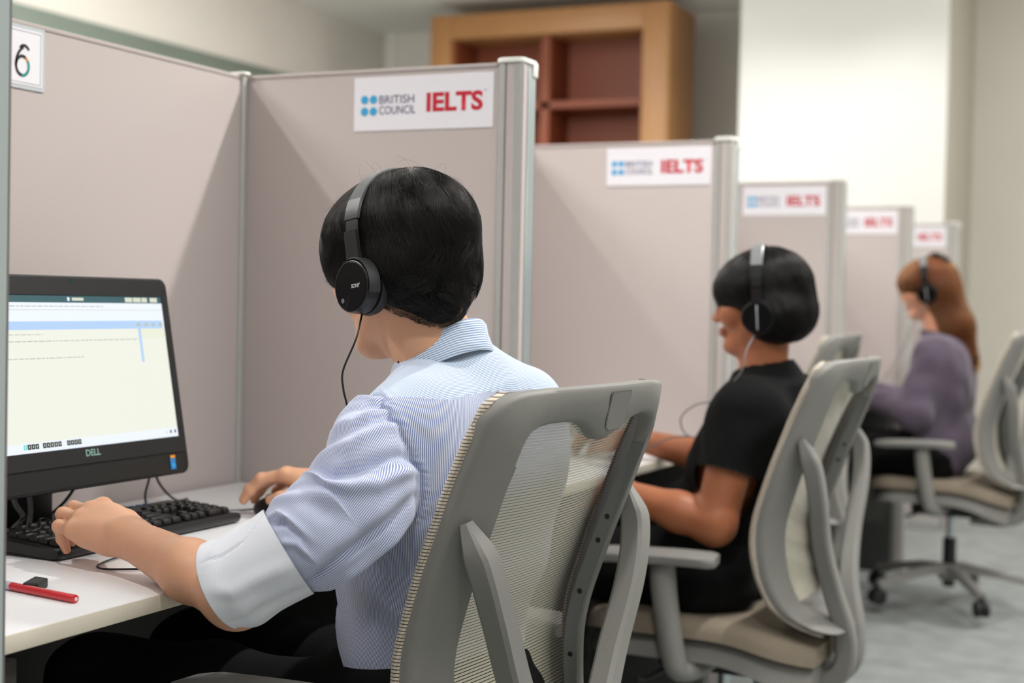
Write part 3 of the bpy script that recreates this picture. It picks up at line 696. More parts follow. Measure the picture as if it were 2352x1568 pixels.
    # two swept uprights that meet behind the seat
    for sg in (-1, 1):
        P = catmull([(.216, sg*.228, .842), (.236, sg*.218, .79), (.243, sg*.190, .72), (.241, sg*.135, .62), (.250, sg*.073, .52), (.272, sg*.040, .42), (.262, sg*.032, .345), (.20, sg*.03, .315), (.08, sg*.03, .315)], 6)
        n_ = len(P); ws = np.interp(np.linspace(0, 1, n_), [0, .08, .3, .6, 1], [.008, .018, .018, .020, .022]); ts = np.interp(np.linspace(0, 1, n_), [0, .1, .4, .75, 1], [.006, .017, .017, .022, .024])
        V = []; F = []; T = np.gradient(P, axis=0); T /= np.linalg.norm(T, axis=1)[:, None]
        for i in range(n_):
            s_ = np.array([0, 1., 0]); s_ = s_-T[i]*(s_@T[i]); s_ /= np.linalg.norm(s_); w_ = np.cross(T[i], s_)
            for a, b_ in ((-1, -.7), (-.75, -1), (.75, -1), (1, -.7), (1, .7), (.75, 1), (-.75, 1), (-1, .7)): V.append(P[i]+s_*a*ws[i]+w_*b_*ts[i])
        for i in range(n_-1):
            for k in range(8): F.append((i*8+k, i*8+(k+1) % 8, (i+1)*8+(k+1) % 8, (i+1)*8+k))
        F.append(tuple(range(8))[::-1]); F.append(tuple(range((n_-1)*8, n_*8)))
        up = pyd('back_upright', V, F, M['chair'], t, True, 35)
    # seat pad, pan and edge
    def slab(name, zt, zb, hw, x0, x1, m, drop=.0, crown=0):
        V = []; F = []; nx, nyy = 26, 22
        xs = np.linspace(x0, x1, nx); cx, lx = (x0+x1)/2, (x1-x0)/2
        def zz(x): u = (x-cx)/lx; return -drop*max(0, u-.15)**2*1.6-.028*max(0, -u-.65)**2*6+.006*u*u*0
        def w(x): u = abs((x-cx)/lx); return hw*(1-max(0, u-.55)**2.4*2.6)
        rows = []
        for x in xs:
            r = []; W_ = max(w(x), .03)
            for a, zq in ((1, 0), (.985, .4), (.95, .8), (.88, 1)): r.append((x, -W_*a, zb+(zt-zb)*zq+zz(x)))
            for y in np.linspace(-.8, .8, nyy): r.append((x, W_*y, zt+zz(x)+crown*(1-y*y*1.5)))
            for a, zq in ((.88, 1), (.95, .8), (.985, .4), (1, 0)): r.append((x, W_*a, zb+(zt-zb)*zq+zz(x)))
            rows.append(r)
        m_ = len(rows[0])
        for r in rows: V += r
        for i in range(nx-1):
            for k in range(m_-1): F.append((i*m_+k, (i+1)*m_+k, (i+1)*m_+k+1, i*m_+k+1))
            F.append((i*m_, i*m_+m_-1, (i+1)*m_+m_-1, (i+1)*m_))
        F.append(tuple(range(m_))[::-1]); F.append(tuple(range((nx-1)*m_, nx*m_)))
        return pyd(name, V, F, m, t, True, 60)
    slab('seat', .462, .425, .245, -.265, .235, M['seatfab'], .045, .0)
    slab('seat_pan', .426, .375, .235, -.25, .225, M['chair'], .055)
    boxobj('tilt_mechanism', (-.13, -.075, .315), (.12, .075, .378), M['chairblack'], t, .012, 3)
    tube('lever', [(-.06, -.06, .345), (-.07, -.16, .342), (-.085, -.25, .335), (-.10, -.275, .335)], .006, M['chairblack'], t)
    # arm rests
    for sg in (-1, 1):
        V, F = sweep(catmull([(-.21, sg*.278, .586), (-.10, sg*.280, .592), (.0, sg*.276, .594), (.062, sg*.268, .592)], 6),
                     [(-.040, -.004), (-.036, -.011), (.036, -.011), (.040, -.004), (.040, .006), (.034, .013), (-.034, .013), (-.040, .006)], (0, 0, 1), scale=[.72]+[.9]+[1]*15+[.95, .8])
        ar = pyd('armrest', V, F, M['chair'], t, True, 40)
        P = catmull([(-.052, sg*.272, .582), (-.046, sg*.273, .52), (-.036, sg*.274, .46), (-.024, sg*.272, .395), (-.014, sg*.262, .362), (0, sg*.20, .352), (.0, sg*.08, .350)], 6)
        V, F = tube_vf(P, .02, 12, rf=np.interp(np.linspace(0, 1, len(P)), [0, .12, .6, .7, 1], [.026, .027, .025, .022, .018])); V = [np.array(v) for v in V]
        pyd('armrest_post', V, F, M['chair'], ar)
    # gas lift and five-star base on castors
    lathe('gas_lift', [(.001, .30), (.014, .30), (.014, .345), (.001, .345)][0:0] or [(.001, .16), (.0135, .16), (.0135, .335), (.001, .335)], M['chrome'], t, 20)
    lathe('lift_sleeve', [(.001, .05), (.022, .05), (.024, .12), (.024, .225), (.020, .23), (.001, .23)], M['chairblack'], t, 24)
    lathe('base_hub', [(.001, .075), (.036, .075), (.042, .09), (.040, .128), (.03, .135), (.001, .135)], M['chair'], t, 24)
    for k in range(5):
        a = 2*pi*k/5+rec; d = np.array([cos(a), sin(a), 0])
        P = [d*.03+[0, 0, .115], d*.12+[0, 0, .112], d*.22+[0, 0, .094], d*.315+[0, 0, .074]]
        V, F = sweep(catmull(P, 4), [(-.023, -.016), (.023, -.016), (.019, .010), (.010, .016), (-.010, .016), (-.019, .010)], (0, 0, 1), scale=np.linspace(1.05, .72, 13))
        lg = pyd('base_leg', V, F, M['chair'], t, True, 40)
        bm = bmesh.new(); c_ = d*.315
        s_ = np.array([-d[1], d[0], 0])
        for sg in (-1, 1):
            mt = Matrix.Translation(Vector(c_+s_*sg*.014+np.array([0, 0, .029]))) @ Matrix.Rotation(a, 4, 'Z') @ Matrix.Rotation(pi/2, 4, 'X')
            r = bmesh.ops.create_cone(bm, cap_ends=True, segments=24, radius1=.0285, radius2=.0285, depth=.018, matrix=mt)
        abox(bm, (c_[0]-.012, c_[1]-.012, .035), (c_[0]+.012, c_[1]+.012, .068), .004)
        bmesh.ops.bevel(bm, geom=[e for e in bm.edges if e.calc_face_angle(0) > 1.2], offset=.002, segments=2, affect='EDGES', profile=.5)
        finish(bm, 'castor', M['chairblack'], lg)
    return t
chair_a = make_chair(R(-58))
chair_a['label'] = 'grey task chair with woven mesh back, nearest, behind the man in the striped shirt'; chair_a['group'] = 'grey mesh-back office chairs'
CH = [((-.977, 1.795, 0), R(-3.8), None), ((-.920, 3.115, 0), R(-.7), 'grey mesh-back chair that the woman in the black tee sits on'),
      ((-1.235, 4.46, .025), R(2), 'empty grey mesh-back chair, only its top showing behind the woman in the black tee'), ((-.815, 5.62, .035), R(-3), 'grey mesh-back chair by the right edge, under the woman with auburn hair')]
for i, (lc, rz, lb) in enumerate(CH):
    o = chair_a if i == 0 else copy_tree(chair_a)
    o.location = lc; o.rotation_euler = (0, 0, rz)
    if lb: o['label'] = lb
for c in chair_a.children:      # the nearest chair has its arm rests set higher
    if c.name.startswith('armrest'): c.location = (.045, 0, .020)
# ------------------------------------------------------------------ people
V3 = lambda *a: np.array(a, float)
class Frame:
    """head or hand frame: f forward, l to the figure's left, u up"""
    def __init__(s, o, yaw, pitch=0, roll=0, sc=1):
        f = V3(-cos(yaw), sin(yaw), 0); l = V3(-sin(yaw), -cos(yaw), 0); u = V3(0, 0, 1)
        f, u = f*cos(pitch)-u*sin(pitch), u*cos(pitch)+f*sin(pitch)
        l, u = l*cos(roll)-u*sin(roll), u*cos(roll)+l*sin(roll)
        s.o = np.array(o, float); s.f, s.l, s.u, s.s = f, l, u, sc; s.R = np.array([f, l, u])
    def __call__(s, f, l, u): return s.o+(s.f*f+s.l*l+s.u*u)*s.s
    def inv(s, P): return ((P-s.o)@s.R.T)/s.s
    def dirs(s, D): return D@s.R
def add_head(S, H, female=False):
    e = lambda c, r, k=.015, sub=False: S.ell(H(*c), V3(*r)*H.s, k*H.s, H.R, sub)
    c_ = lambda a, b, ra, rb, k=.015: S.cap(H(*a), H(*b), ra*H.s, rb*H.s, k*H.s)
    e((-.012, 0, .035), (.096, .074, .084)); e((.040, 0, -.020), (.050, .060, .075), .03)
    for sg in (1, -1):
        c_((-.004, sg*.050, -.050), (.052, sg*.020, -.103), .020, .018, .03); e((.058, sg*.042, -.028), (.028, .027, .028), .025)
        e((.081, sg*.024, .014), (.012, .020, .007), .014)
        e((.094, sg*.031, -.004), (.014, .017, .010), .012, True)
        e((.098, sg*.011, -.040), (.010, .008, .008), .008)
        e((-.006, sg*.076, -.012), (.017, .009, .031), .006); e((-.003, sg*.082, -.010), (.009, .006, .018), .005, True)
    e((.068, 0, -.108), (.020, .020, .016), .03); c_((.086, 0, .002), (.111 if not female else .106, 0, -.034), .0065, .0095, .012)
    e((.089, 0, -.066), (.011, .021, .007), .008); e((.086, 0, -.077), (.010, .018, .0075), .008); e((.096, 0, -.0710), (.008, .020, .0022), .004, True)
def face_parts(S, H, root, skin, brow='print_black', female=False):
    for sg in (1, -1):
        c = H(.0755, sg*.031, -.004)
        bm = bmesh.new(); bmesh.ops.create_uvsphere(bm, u_segments=24, v_segments=16, radius=.0118*H.s)
        mt = Matrix([list(H.f)+[0], list(H.l)+[0], list(H.u)+[0], [0, 0, 0, 1]]).transposed()
        for f in bm.faces:
            if f.calc_center_median().x > .0103*H.s: f.material_index = 1
        bmesh.ops.transform(bm, matrix=Matrix.Translation(c) @ mt, verts=bm.verts); finish(bm, 'eye', [M['eye'], M['iris']], root)
        for nm, uu, th in (('upper_eyelid', .0035, .0035), ('lower_eyelid', -.0115, .0022)):
            P = [H(.0835-.010*abs(t)**2, sg*(.031+.0145*t), uu-.004*t*t*(1 if uu > 0 else -1)) for t in np.linspace(-1, 1, 9)]
            V, F = tube_vf(np.array(P), th*H.s, 8, rf=np.interp(np.linspace(-1, 1, 9), [-1, 0, 1], [.3, 1, .3])*th*H.s); pyd(nm, V, F, skin, root)
        P = [H(.0915-.010*max(0, t)**2, sg*(.031+.021*t), .0235+.003*(1-t*t)) for t in np.linspace(-1, 1, 9)]
        V, F = tube_vf(np.array(P), .003*H.s, 6, rf=np.interp(np.linspace(-1, 1, 9), [-1, -.4, 1], [.0022, .0032, .001])*H.s); pyd('eyebrow', V, F, M['iris'], root)
    for nm, uu, w in (('upper_lip', -.0672, .021), ('lower_lip', -.0758, .019)):
        P = [H(.0960-.011*t*t, w*t, uu+.001*t*t) for t in np.linspace(-1, 1, 9)]
        V, F = tube_vf(np.array(P), .004, 8, rf=np.interp(np.linspace(-1, 1, 9), [-1, 0, 1], [.0008, .0046, .0008])*H.s); pyd(nm, V, F, M['lip'], root)
def add_hand(S, W, d, L, curls, r=1.0, thumb=None, side=1):
    """palm from the wrist W along d; L points to the thumb side. curls: per finger (index..little) segment pitches in degrees"""
    d = _n(d); L = _n(np.array(L)-d*np.dot(L, d)); U = np.cross(L, d)*side; U = U if U[2] > 0 else -U
    off = [(.087, .028, .008), (.090, .009, .010), (.085, -.0105, .008), (.076, -.029, .004)]
    seg = [(.041, .025, .019), (.045, .028, .020), (.042, .026, .019), (.033, .020, .017)]
    nails = []
    S.cap(W-d*.01, W+d*.03, .0255*r, .024*r, .02, U, .72)
    S.cap(W+d*.03, W+d*.062+L*.004, .030*r, .034*r, .02, U, .48)
    S.cap(W+d*.02+L*.014-U*.004, W+d*.055+L*.026-U*.006, .017, .013, .018); S.cap(W+d*.015-L*.016-U*.005, W+d*.055-L*.024-U*.006, .016, .012, .018)
    for i, (o_, sg_) in enumerate(zip(off, seg)):
        m = W+d*o_[0]+L*o_[1]+U*o_[2]; S.cap(W+d*.03+L*o_[1]*.5+U*.003, m, .0135, .0108*r, .014)
        S.ell(m+U*.001, (.0112*r,)*3, .006)
        spl = (o_[1]*1.6); base = _n(d+L*spl); p = m; rr = [.0098, .0088, .0080, .0068]; rr = [q*r*(.9 if i == 3 else 1) for q in rr]
        for j, (ln, a) in enumerate(zip(sg_, curls[i])):
            a = R(a); dd = base*cos(a)-U*sin(a); q = p+dd*ln
            S.cap(p, q, rr[j], rr[j+1], .0045); p_last, p = p, q
            if j < 2: S.ell(q, (rr[j+1]*1.08,)*3, .004)
        nails.append((q, dd, np.cross(dd, L)))
    if thumb:
        pts = [W+d*.022+L*.020-U*.006]+[W+d*a+L*b+U*c for a, b, c in thumb]
        S.chain(pts, [.0165, .0125, .0105, .0085], .010)
    return nails
def cyl_arc(P, c, LA, FA):
    q = P-c; return np.arctan2(q@LA, -(q@FA))
_rs = np.random.RandomState(5)
def wnoise(P, n=10, fmin=8, fmax=30, seed=0, aniso=(1, 1, 1)):
    r = np.random.RandomState(seed); out = np.zeros(len(P))
    for i in range(n):
        k = r.normal(size=3); k = k/np.linalg.norm(k)*r.uniform(fmin, fmax)*np.array(aniso); out += np.sin(P@k+r.uniform(0, 6.28))/sqrt(n)
    return out
def mesh_cloth(name, S, m, parent, h=.005, cut=None, disp=None, lo=None, hi=None, attrs=None, sm=2):
    V, F = mesh_sdf(S, h, lo, hi); V = smooth_vf(V, F, sm)
    if cut is not None:
        k = cut(V); keep = k[F].all(1); F = F[keep]
    used = np.unique(F); mp_ = np.full(len(V), -1); mp_[used] = np.arange(len(used)); V = V[used]; F = mp_[F]
    N = normals_vf(V, F)
    if disp is not None: V = V+N*disp(V, N)[:, None]
    return mesh_np(name, V, F, m, parent, attrs(V, N) if attrs else None), V, F, N

# ---- hair: a solid under-layer plus tapering strands combed over it
def hair_mat(name, melanin, red, rough=.32, dull=0):
    m = bpy.data.materials.new(name); m.use_nodes = True; nt = m.node_tree; nt.nodes.clear()
    o = nt.nodes.new('ShaderNodeOutputMaterial'); b = nt.nodes.new('ShaderNodeBsdfHairPrincipled')
    b.parametrization = 'MELANIN'; b.inputs['Melanin'].default_value = melanin; b.inputs['Melanin Redness'].default_value = red
    b.inputs['Roughness'].default_value = rough; b.inputs['Radial Roughness'].default_value = .3; b.inputs['Coat'].default_value = .12; b.inputs['Random Color'].default_value = .05; b.inputs['Random Roughness'].default_value = .2
    if dull:
        d = nt.nodes.new('ShaderNodeBsdfDiffuse'); d.inputs[0].default_value = hx('050505'); x = nt.nodes.new('ShaderNodeMixShader'); x.inputs[0].default_value = dull
        nt.links.new(b.outputs[0], x.inputs[1]); nt.links.new(d.outputs[0], x.inputs[2]); nt.links.new(x.outputs[0], o.inputs[0])
    else: nt.links.new(b.outputs[0], o.inputs[0])
    return m
M['hairblack'] = hair_mat('black_hair', 1.0, .3, .19, .30); M['hairred'] = hair_mat('auburn_hair', .42, 1.0, .35)
M['hairred'].node_tree.nodes['Principled Hair BSDF'].inputs['Tint'].default_value = hx('f0b48c')
M['scalpblack'] = mat('hair_underlayer_black', '060505', .6, spec=.2); M['scalpred'] = mat('hair_underlayer_auburn', '7e3412', .6, var=.2, vscale=40)
def strands(name, roots, step, nseg, sdf, flow, m, parent, rad=.00016, seed=1, lift=(.0, .002), free=2, lens=None, clump=.25, K=420, camp=.26):
    r = np.random.RandomState(seed); P = roots.copy(); n = len(P); L_ = np.ones(n) if lens is None else lens
    off = r.uniform(lift[0], lift[1], n); cc = roots[r.choice(n, K)]; own = np.concatenate([((roots[i:i+4000, None]-cc[None])**2).sum(2).argmin(1) for i in range(0, n, 4000)]); cj = r.normal(size=(K, 3))*camp; off = off+r.uniform(0, .0028, K)[own]; jit = r.normal(size=(n, 3))*clump+cj[own]; pts = [P.copy()]; D = None; eps = .001
    def grad(Q):
        g = np.stack([sdf(Q+np.eye(3)[i]*eps)-sdf(Q-np.eye(3)[i]*eps) for i in range(3)], 1); return g/(np.linalg.norm(g, axis=1)[:, None]+1e-9)
    for k in range(nseg):
        g = grad(P); f = flow(P)+jit; t = f-g*(f*g).sum(1)[:, None]; t /= np.linalg.norm(t, axis=1)[:, None]+1e-9
        D = t if D is None else D*.5+t*.5; D /= np.linalg.norm(D, axis=1)[:, None]+1e-9
        P = P+D*(step*L_)[:, None]
        if k < nseg-free:
            d = sdf(P)-off; d = np.clip(d, -.006, .006); P = P-grad(P)*d[:, None]
        else: D = D*.8+np.array([0, 0, -.2])
        pts.append(P.copy())
    A = np.stack(pts, 1)   # n, k, 3
    hc = bpy.data.hair_curves.new(name); hc.add_curves([nseg+1]*n)
    hc.attributes['position'].data.foreach_set('vector', A.astype(np.float32).ravel())
    ra = hc.attributes.get('radius') or hc.attributes.new('radius', 'FLOAT', 'POINT')
    tp = np.interp(np.linspace(0, 1, nseg+1), [0, .7, 1], [1, .9, .15]); rr = (np.ones((n, 1))*tp[None]*rad*r.uniform(.7, 1.25, (n, 1))).astype(np.float32)
    ra.data.foreach_set('value', rr.ravel()); hc.materials.append(m)
    o = bpy.data.objects.new(name, hc); COL.objects.link(o); o.parent = parent; o['kind'] = 'stuff'; return o

# ================================================================== the man in the striped shirt
HM = Frame(V3(-.983, 1.753, 1.150), R(20), R(8), R(-2), .95)
S = Sdf(); add_head(S, HM)
S.cap(HM(-.025, 0, -.045), V3(-.918, 1.775, .985), .054, .060, .03)
S.cap(V3(-.905, 1.72, .945), V3(-.905, 1.83, .948), .044, .044, .04)
LAm, FAm = V3(-sin(R(10)), -cos(R(10)), 0), V3(-cos(R(10)), sin(R(10)), 0)
def torso(S, lv, LA, k=.06, inf=0):
    for c, hs, r in lv: S.cap(np.array(c)+LA*hs, np.array(c)-LA*hs, r+inf, r+inf, k)
TM = [((-.955, 1.80, .52), .085, .085), ((-.938, 1.795, .64), .070, .080), ((-.915, 1.79, .76), .085, .086), ((-.905, 1.785, .87), .10, .088), ((-.90, 1.783, .93), .145, .045)]
torso(S, TM, LAm, .06, -.012)
shL, elL, wrL = V3(-.912, 1.625, .930), V3(-1.018, 1.437, .752), V3(-1.262, 1.530, .789)
shR, elR, wrR = V3(-.862, 1.955, .940), V3(-1.05, 2.07, .755), V3(-1.285, 2.098, .795)
S.chain([shL, elL], [.038, .038], .02); S.chain([elL, elL*.62+wrL*.38, wrL], [.037, .0355, .0245], .02)
S.chain([shR, elR], [.038, .038], .02); S.chain([elR, elR*.62+wrR*.38, wrR], [.037, .035, .0245], .02)
S.ell(wrL-V3(0, .016, -.010), (.010, .010, .009), .012)
dL = V3(cos(R(163)), sin(R(163)), .10); LL = V3(dL[1], -dL[0], 0)*cos(.4)+V3(0, 0, 1)*sin(.4)
add_hand(S, wrL, dL, LL, [(22, 62, 84), (8, 66, 92), (2, 78, 104), (2, 84, 96)], thumb=[(.055, .040, -.014), (.085, .046, -.022), (.105, .040, -.030)])
dR = V3(-.97, -.22, .03); LR = V3(.22, -.97, .12)
add_hand(S, wrR, dR, LR, [(18, 48, 58), (14, 46, 60), (14, 50, 62), (18, 50, 62)], thumb=[(.050, .044, -.020), (.080, .052, -.030), (.100, .046, -.034)])
for sg in (1, -1):
    hip = V3(-.955, 1.80, .515)+LAm*.09*sg; knee = V3(-1.40, 1.77-.12*sg, .545); ank = V3(-1.36, 1.77-.13*sg, .09)
    S.cap(hip, knee, .060, .044, .03); S.cap(knee, ank, .042, .032, .02); S.cap(ank, ank+V3(-.15, 0, -.05), .036, .028, .02)
def body(name, S, h, m, lab):
    V, F = mesh_sdf(S, h); V = smooth_vf(V, F, 1); o = mesh_np(name, V, F, m); tag(o, lab, 'person'); return o
man = body('person', S, .003, M['skin1'], 'man with short black hair and blue-striped shirt, typing, seen from behind, in the nearest booth')
SB_M = S
face_parts(S, HM, man, M['skin1'])
# moles on neck and cheek
bm = bmesh.new(); bmesh.ops.create_uvsphere(bm, u_segments=10, v_segments=6, radius=.0018, matrix=Matrix.Translation(min((v.co for v in man.data.vertices), key=lambda c: (c-Vector((-.957, 1.722, 1.024))).length))); finish(bm, 'mole', M['iris'], man)

# trousers and shoes
def trousers(root, hipc, LA, knees, ankles, m, r0=.098, r1=.068, h=.006, top=.60, shoes=True, span=.088, seedn=3):
    T = Sdf(); hc = np.array(hipc); T.cap(hc+LA*span, hc-LA*span, r0+.012, r0+.012, .05)
    T.cap(hc+V3(0, 0, .08)+LA*span*.8, hc+V3(0, 0, .08)-LA*span*.8, r0, r0, .05)
    for sg, kn, an in zip((1, -1), knees, ankles):
        T.cap(hc+LA*span*sg, kn, r0, r1, .05); T.cap(kn, an, r1, .052, .03)
    o, V, F, N = mesh_cloth('trousers', T, m, root, h, cut=lambda V: (V[:, 2] > .07) & (V[:, 2] < top), disp=lambda V, N: .004*wnoise(V, 8, 20, 60, seedn)+.003*wnoise(V, 6, 60, 120, seedn+1, (1, .4, 1)))
    for an in ankles:
        Q = Sdf(); Q.cap(np.array(an)+V3(.03, 0, -.035), np.array(an)+V3(-.15, 0, -.055), .044, .036, .02); Q.cap(np.array(an)+V3(0, 0, .02), np.array(an)+V3(.0, 0, -.04), .048, .048, .02)
        V, F = mesh_sdf(Q, .006); V[:, 2] = np.maximum(V[:, 2], .003); mesh_np('shoe', V, F, M['shoe'], root)
trousers(man, (-.950, 1.80, .525), LAm, [V3(-1.40, 1.65, .545), V3(-1.40, 1.89, .545)], [V3(-1.36, 1.64, .10), V3(-1.36, 1.90, .10)], M['trousers'], .090, .070, top=.70)

# ---- shirt cloth material: fine vertical stripes carried by an attribute measured in metres across the stripes
def stripe_mat(name, base, line, frac, period=.0031, dark=.0):
    m = mat(name, base, .78, sheen=.25); nt = m.node_tree; N = nt.nodes; L = nt.links; b = N['Principled BSDF']
    a = N.new('ShaderNodeAttribute'); a.attribute_name = 'st'
    def mth(op, x, y=None):
        n = N.new('ShaderNodeMath'); n.operation = op
        for i, q in enumerate((x, y)):
            if q is None: continue
            if isinstance(q, (int, float)): n.inputs[i].default_value = q
            else: L.new(q, n.inputs[i])
        return n.outputs[0]
    fr = mth('FRACT', mth('MULTIPLY', a.outputs['Fac'], 1/period))
    tri = mth('ABSOLUTE', mth('SUBTRACT', fr, .5)); mr = N.new('ShaderNodeMapRange'); mr.inputs[1].default_value = .5-frac/2-.09; mr.inputs[2].default_value = .5-frac/2+.09
    L.new(tri, mr.inputs[0])
    mx = N.new('ShaderNodeMixRGB'); mx.inputs[1].default_value = hx(base); mx.inputs[2].default_value = hx(line); L.new(mr.outputs[0], mx.inputs[0])
    s = N.new('ShaderNodeAttribute'); s.attribute_name = 'seam'
    m2 = N.new('ShaderNodeMixRGB'); L.new(mth('MULTIPLY', s.outputs['Fac'], .55), m2.inputs[0]); L.new(mx.outputs[0], m2.inputs[1]); m2.inputs[2].default_value = hx('4f5f8c'); L.new(m2.outputs[0], b.inputs['Base Color'])
    tc = N.new('ShaderNodeTexCoord'); n = N.new('ShaderNodeTexNoise'); n.inputs['Scale'].default_value = 900; L.new(tc.outputs['Object'], n.inputs['Vector']); bp = N.new('ShaderNodeBump'); bp.inputs['Strength'].default_value = .25; bp.inputs['Distance'].default_value = .0006; L.new(n.outputs[0], bp.inputs['Height']); L.new(bp.outputs[0], b.inputs['Normal'])
    return m
M['shirt'] = stripe_mat('striped_shirt_cloth', 'e2e6f1', '6b7db3', .50, .0027); M['cuff'] = stripe_mat('shirt_cloth_reverse', 'e9ebf3', 'c9cfda', .45, .0032)
M['yoke'] = stripe_mat('shirt_yoke_cloth', 'e4ecf6', '7f9fcb', .46, .0028)
SL = [((-.900, 1.6365, .9055), (-.014, .0025, .0765), .018), ((-.9045, 1.602, .908), (-.0275, -.004, .074), .030), ((-.909, 1.577, .905), (-.036, -.008, .071), .044), ((-.909, 1.553, .889), (-.04, -.01, .068), .055),
      ((-.9135, 1.5325, .861), (-.0405, -.0105, .058), .063), ((-.929, 1.5135, .84), (-.04, -.0105, .053), .064), ((-.942, 1.496, .8265), (-.035, -.008, .0535), .064), ((-.9595, 1.482, .8115), (-.0325, -.007, .0485), .062), ((-.9755, 1.469, .799), (-.0275, -.005, .041), .058)]
CU = [((-.9705, 1.4735, .8025), (-.0325, -.0055, .0475), .064), ((-.994, 1.4565, .785), (-.026, -.0045, .049), .061), ((-1.015, 1.442, .7695), (-.026, -.004, .0515), .061), ((-1.0325, 1.43, .7635), (-.0235, -.003, .0495), .06)]
def sleeve(name, rings, m, parent, folds=(), ns=200, nth=220, rim=0, noise=(.0016, 11), side=V3(.42, -.9, .05), wave=0, inner=0, tilt=0, pad0=0, skew=1.28):
    C = catmull([r[0] for r in rings], 24); E = catmull([r[1] for r in rings], 24); B = catmull([(r[2], 0, 0) for r in rings], 24)[:, 0]
    q = np.linspace(0, len(C)-1, ns); I = np.arange(len(C)); ip = lambda A: np.stack([np.interp(q, I, A[:, i]) for i in range(A.shape[1])], 1)
    C, E, B = ip(C), ip(E), np.interp(q, I, B); T = np.gradient(C, axis=0); T /= np.linalg.norm(T, axis=1)[:, None]
    arc = np.concatenate([[0], np.cumsum(np.linalg.norm(np.diff(C, axis=0), axis=1))]); ra = np.linalg.norm(E, axis=1)
    e1 = E/ra[:, None]; e2 = np.cross(T, e1); e2 *= np.sign((e2*side).sum(1))[:, None]; e2 /= np.linalg.norm(e2, axis=1)[:, None]
    th = np.linspace(0, 2*pi, nth, endpoint=False); s = np.linspace(0, 1, ns)
    ct, st = np.cos(th), np.sin(th)
    P = C[:, None]+e1[:, None]*(ra[:, None]*ct)[..., None]+e2[:, None]*(B[:, None]*st)[..., None]+T[:, None]*(tilt*st[None, :]*s[:, None])[..., None]
    NN = e1[:, None]*(ct[None]*np.ones((ns, 1)))[..., None]+e2[:, None]*(st[None]*np.ones((ns, 1)))[..., None]
    Sg, Tg = np.meshgrid(s*arc[-1], th, indexing='ij'); rm = float(np.mean(ra)+np.mean(B))/2
    D = np.zeros_like(Sg)
    for pts, w, A in folds:
        A *= 1.45; w *= .86
        pq = np.array([(a*arc[-1], R(b)*rm) for a, b in pts]); best = np.full(Sg.shape, 1e9)
        fade = np.ones_like(Sg)
        for k_, (a, b) in enumerate(zip(pq, pq[1:])):
            ab = b-a; X = Sg-a[0]; Y = (((Tg+pi) % (2*pi))-pi)*rm-a[1]; t = np.clip((X*ab[0]+Y*ab[1])/(ab@ab), 0, 1); d = np.hypot(X-t*ab[0], Y-t*ab[1])
            u = (k_+t)/(len(pq)-1); mm = d < best; best = np.where(mm, d, best); fade = np.where(mm, np.clip(np.minimum(u*4+.35, (1-u)*3+.15), 0, 1), fade)
        D += A*np.exp(-(best/w)**2)*fade
    Pf = P.reshape(-1, 3); nz = wnoise(np.stack([Sg.ravel()*.6, Tg.ravel()*rm, 0*Sg.ravel()], 1), 9, 40, 130, noise[1])
    D = D.ravel()+noise[0]*nz
    if pad0: D = D+pad0*np.exp(-(Sg.ravel()/.006)**2)
    V = Pf+NN.reshape(-1, 3)*D[:, None]
    idx = np.arange(ns*nth).reshape(ns, nth); F = np.stack([idx[:-1], idx[1:], np.roll(idx, -1, 1)[1:], np.roll(idx, -1, 1)[:-1]], -1).reshape(-1, 4)
    stc = ((Tg*rm-Sg*.30)*skew).ravel(); seam = np.zeros(len(V))
    if inner:   # fold the hem back inside
        last = V[(ns-1)*nth:]; c = last.mean(0); base = len(V); k_ = 6; ex = []
        for i in range(1, k_+1):
            f = i/k_; ex.append(c+(last-c)*(1-.05*min(1, f*2))-T[-1]*inner*f+(T[-1]*.0012 if i == 1 else 0))
        V = np.concatenate([V]+ex); seam = np.zeros(len(V)); stc = np.concatenate([stc]+[stc[(ns-1)*nth:ns*nth]]*k_)
        id2 = np.concatenate([[np.arange((ns-1)*nth, ns*nth)], np.arange(base, base+k_*nth).reshape(k_, nth)]); F2 = np.stack([id2[:-1], id2[1:], np.roll(id2, -1, 1)[1:], np.roll(id2, -1, 1)[:-1]], -1).reshape(-1, 4); F = np.concatenate([F, F2])
    # the seam in the sleeve and the stitched ends
    o = mesh_np(name, V, F, m, parent, {'st': stc, 'seam': seam}); return o
FO = [([(.644, 12), (.60, 57), (.531, 77), (.444, 95), (.3, 108), (.05, 112)], .0085, .0070), ([(.60, 8), (.565, 50), (.49, 70), (.40, 86), (.28, 98), (.08, 104)], .0090, -.0085),
      ([(.58, -5), (.444, 48), (.256, 70), (.0, 58)], .008, .0050), ([(.50, 0), (.36, 52), (.15, 64), (.03, 62)], .009, -.0035), ([(.45, -5), (.388, 34), (.269, 52), (.119, 50)], .0075, .0045), ([(.36, -5), (.30, 30), (.2, 42), (.09, 40)], .008, -.003), ([(.25, 0), (.19, 30), (.08, 30)], .008, .0035),
      ([(1, 150), (.762, 130), (.575, 127), (.18, 140)], .009, -.0070), ([(.975, 178), (.744, 160), (.525, 152), (.2, 158)], .010, .0055), ([(.95, 128), (.76, 112), (.55, 112), (.3, 122)], .013, .0030),
      ([(1, 36), (.9, 44), (.856, 62), (.80, 100)], .0060, .0040), ([(.96, 52), (.88, 66), (.84, 92)], .0055, -.0040), ([(.756, 45), (.719, 95)], .008, -.0040), ([(.92, 4), (.819, 30), (.669, 70), (.62, 100)], .009, .0036), ([(.80, 5), (.72, 30), (.66, 55)], .008, -.003),
      ([(.98, 80), (.9, 92), (.85, 118)], .007, .0025)]
lsl = sleeve('shirt_sleeve', SL, M['shirt'], man, FO, 260, 260, noise=(.0007, 11))
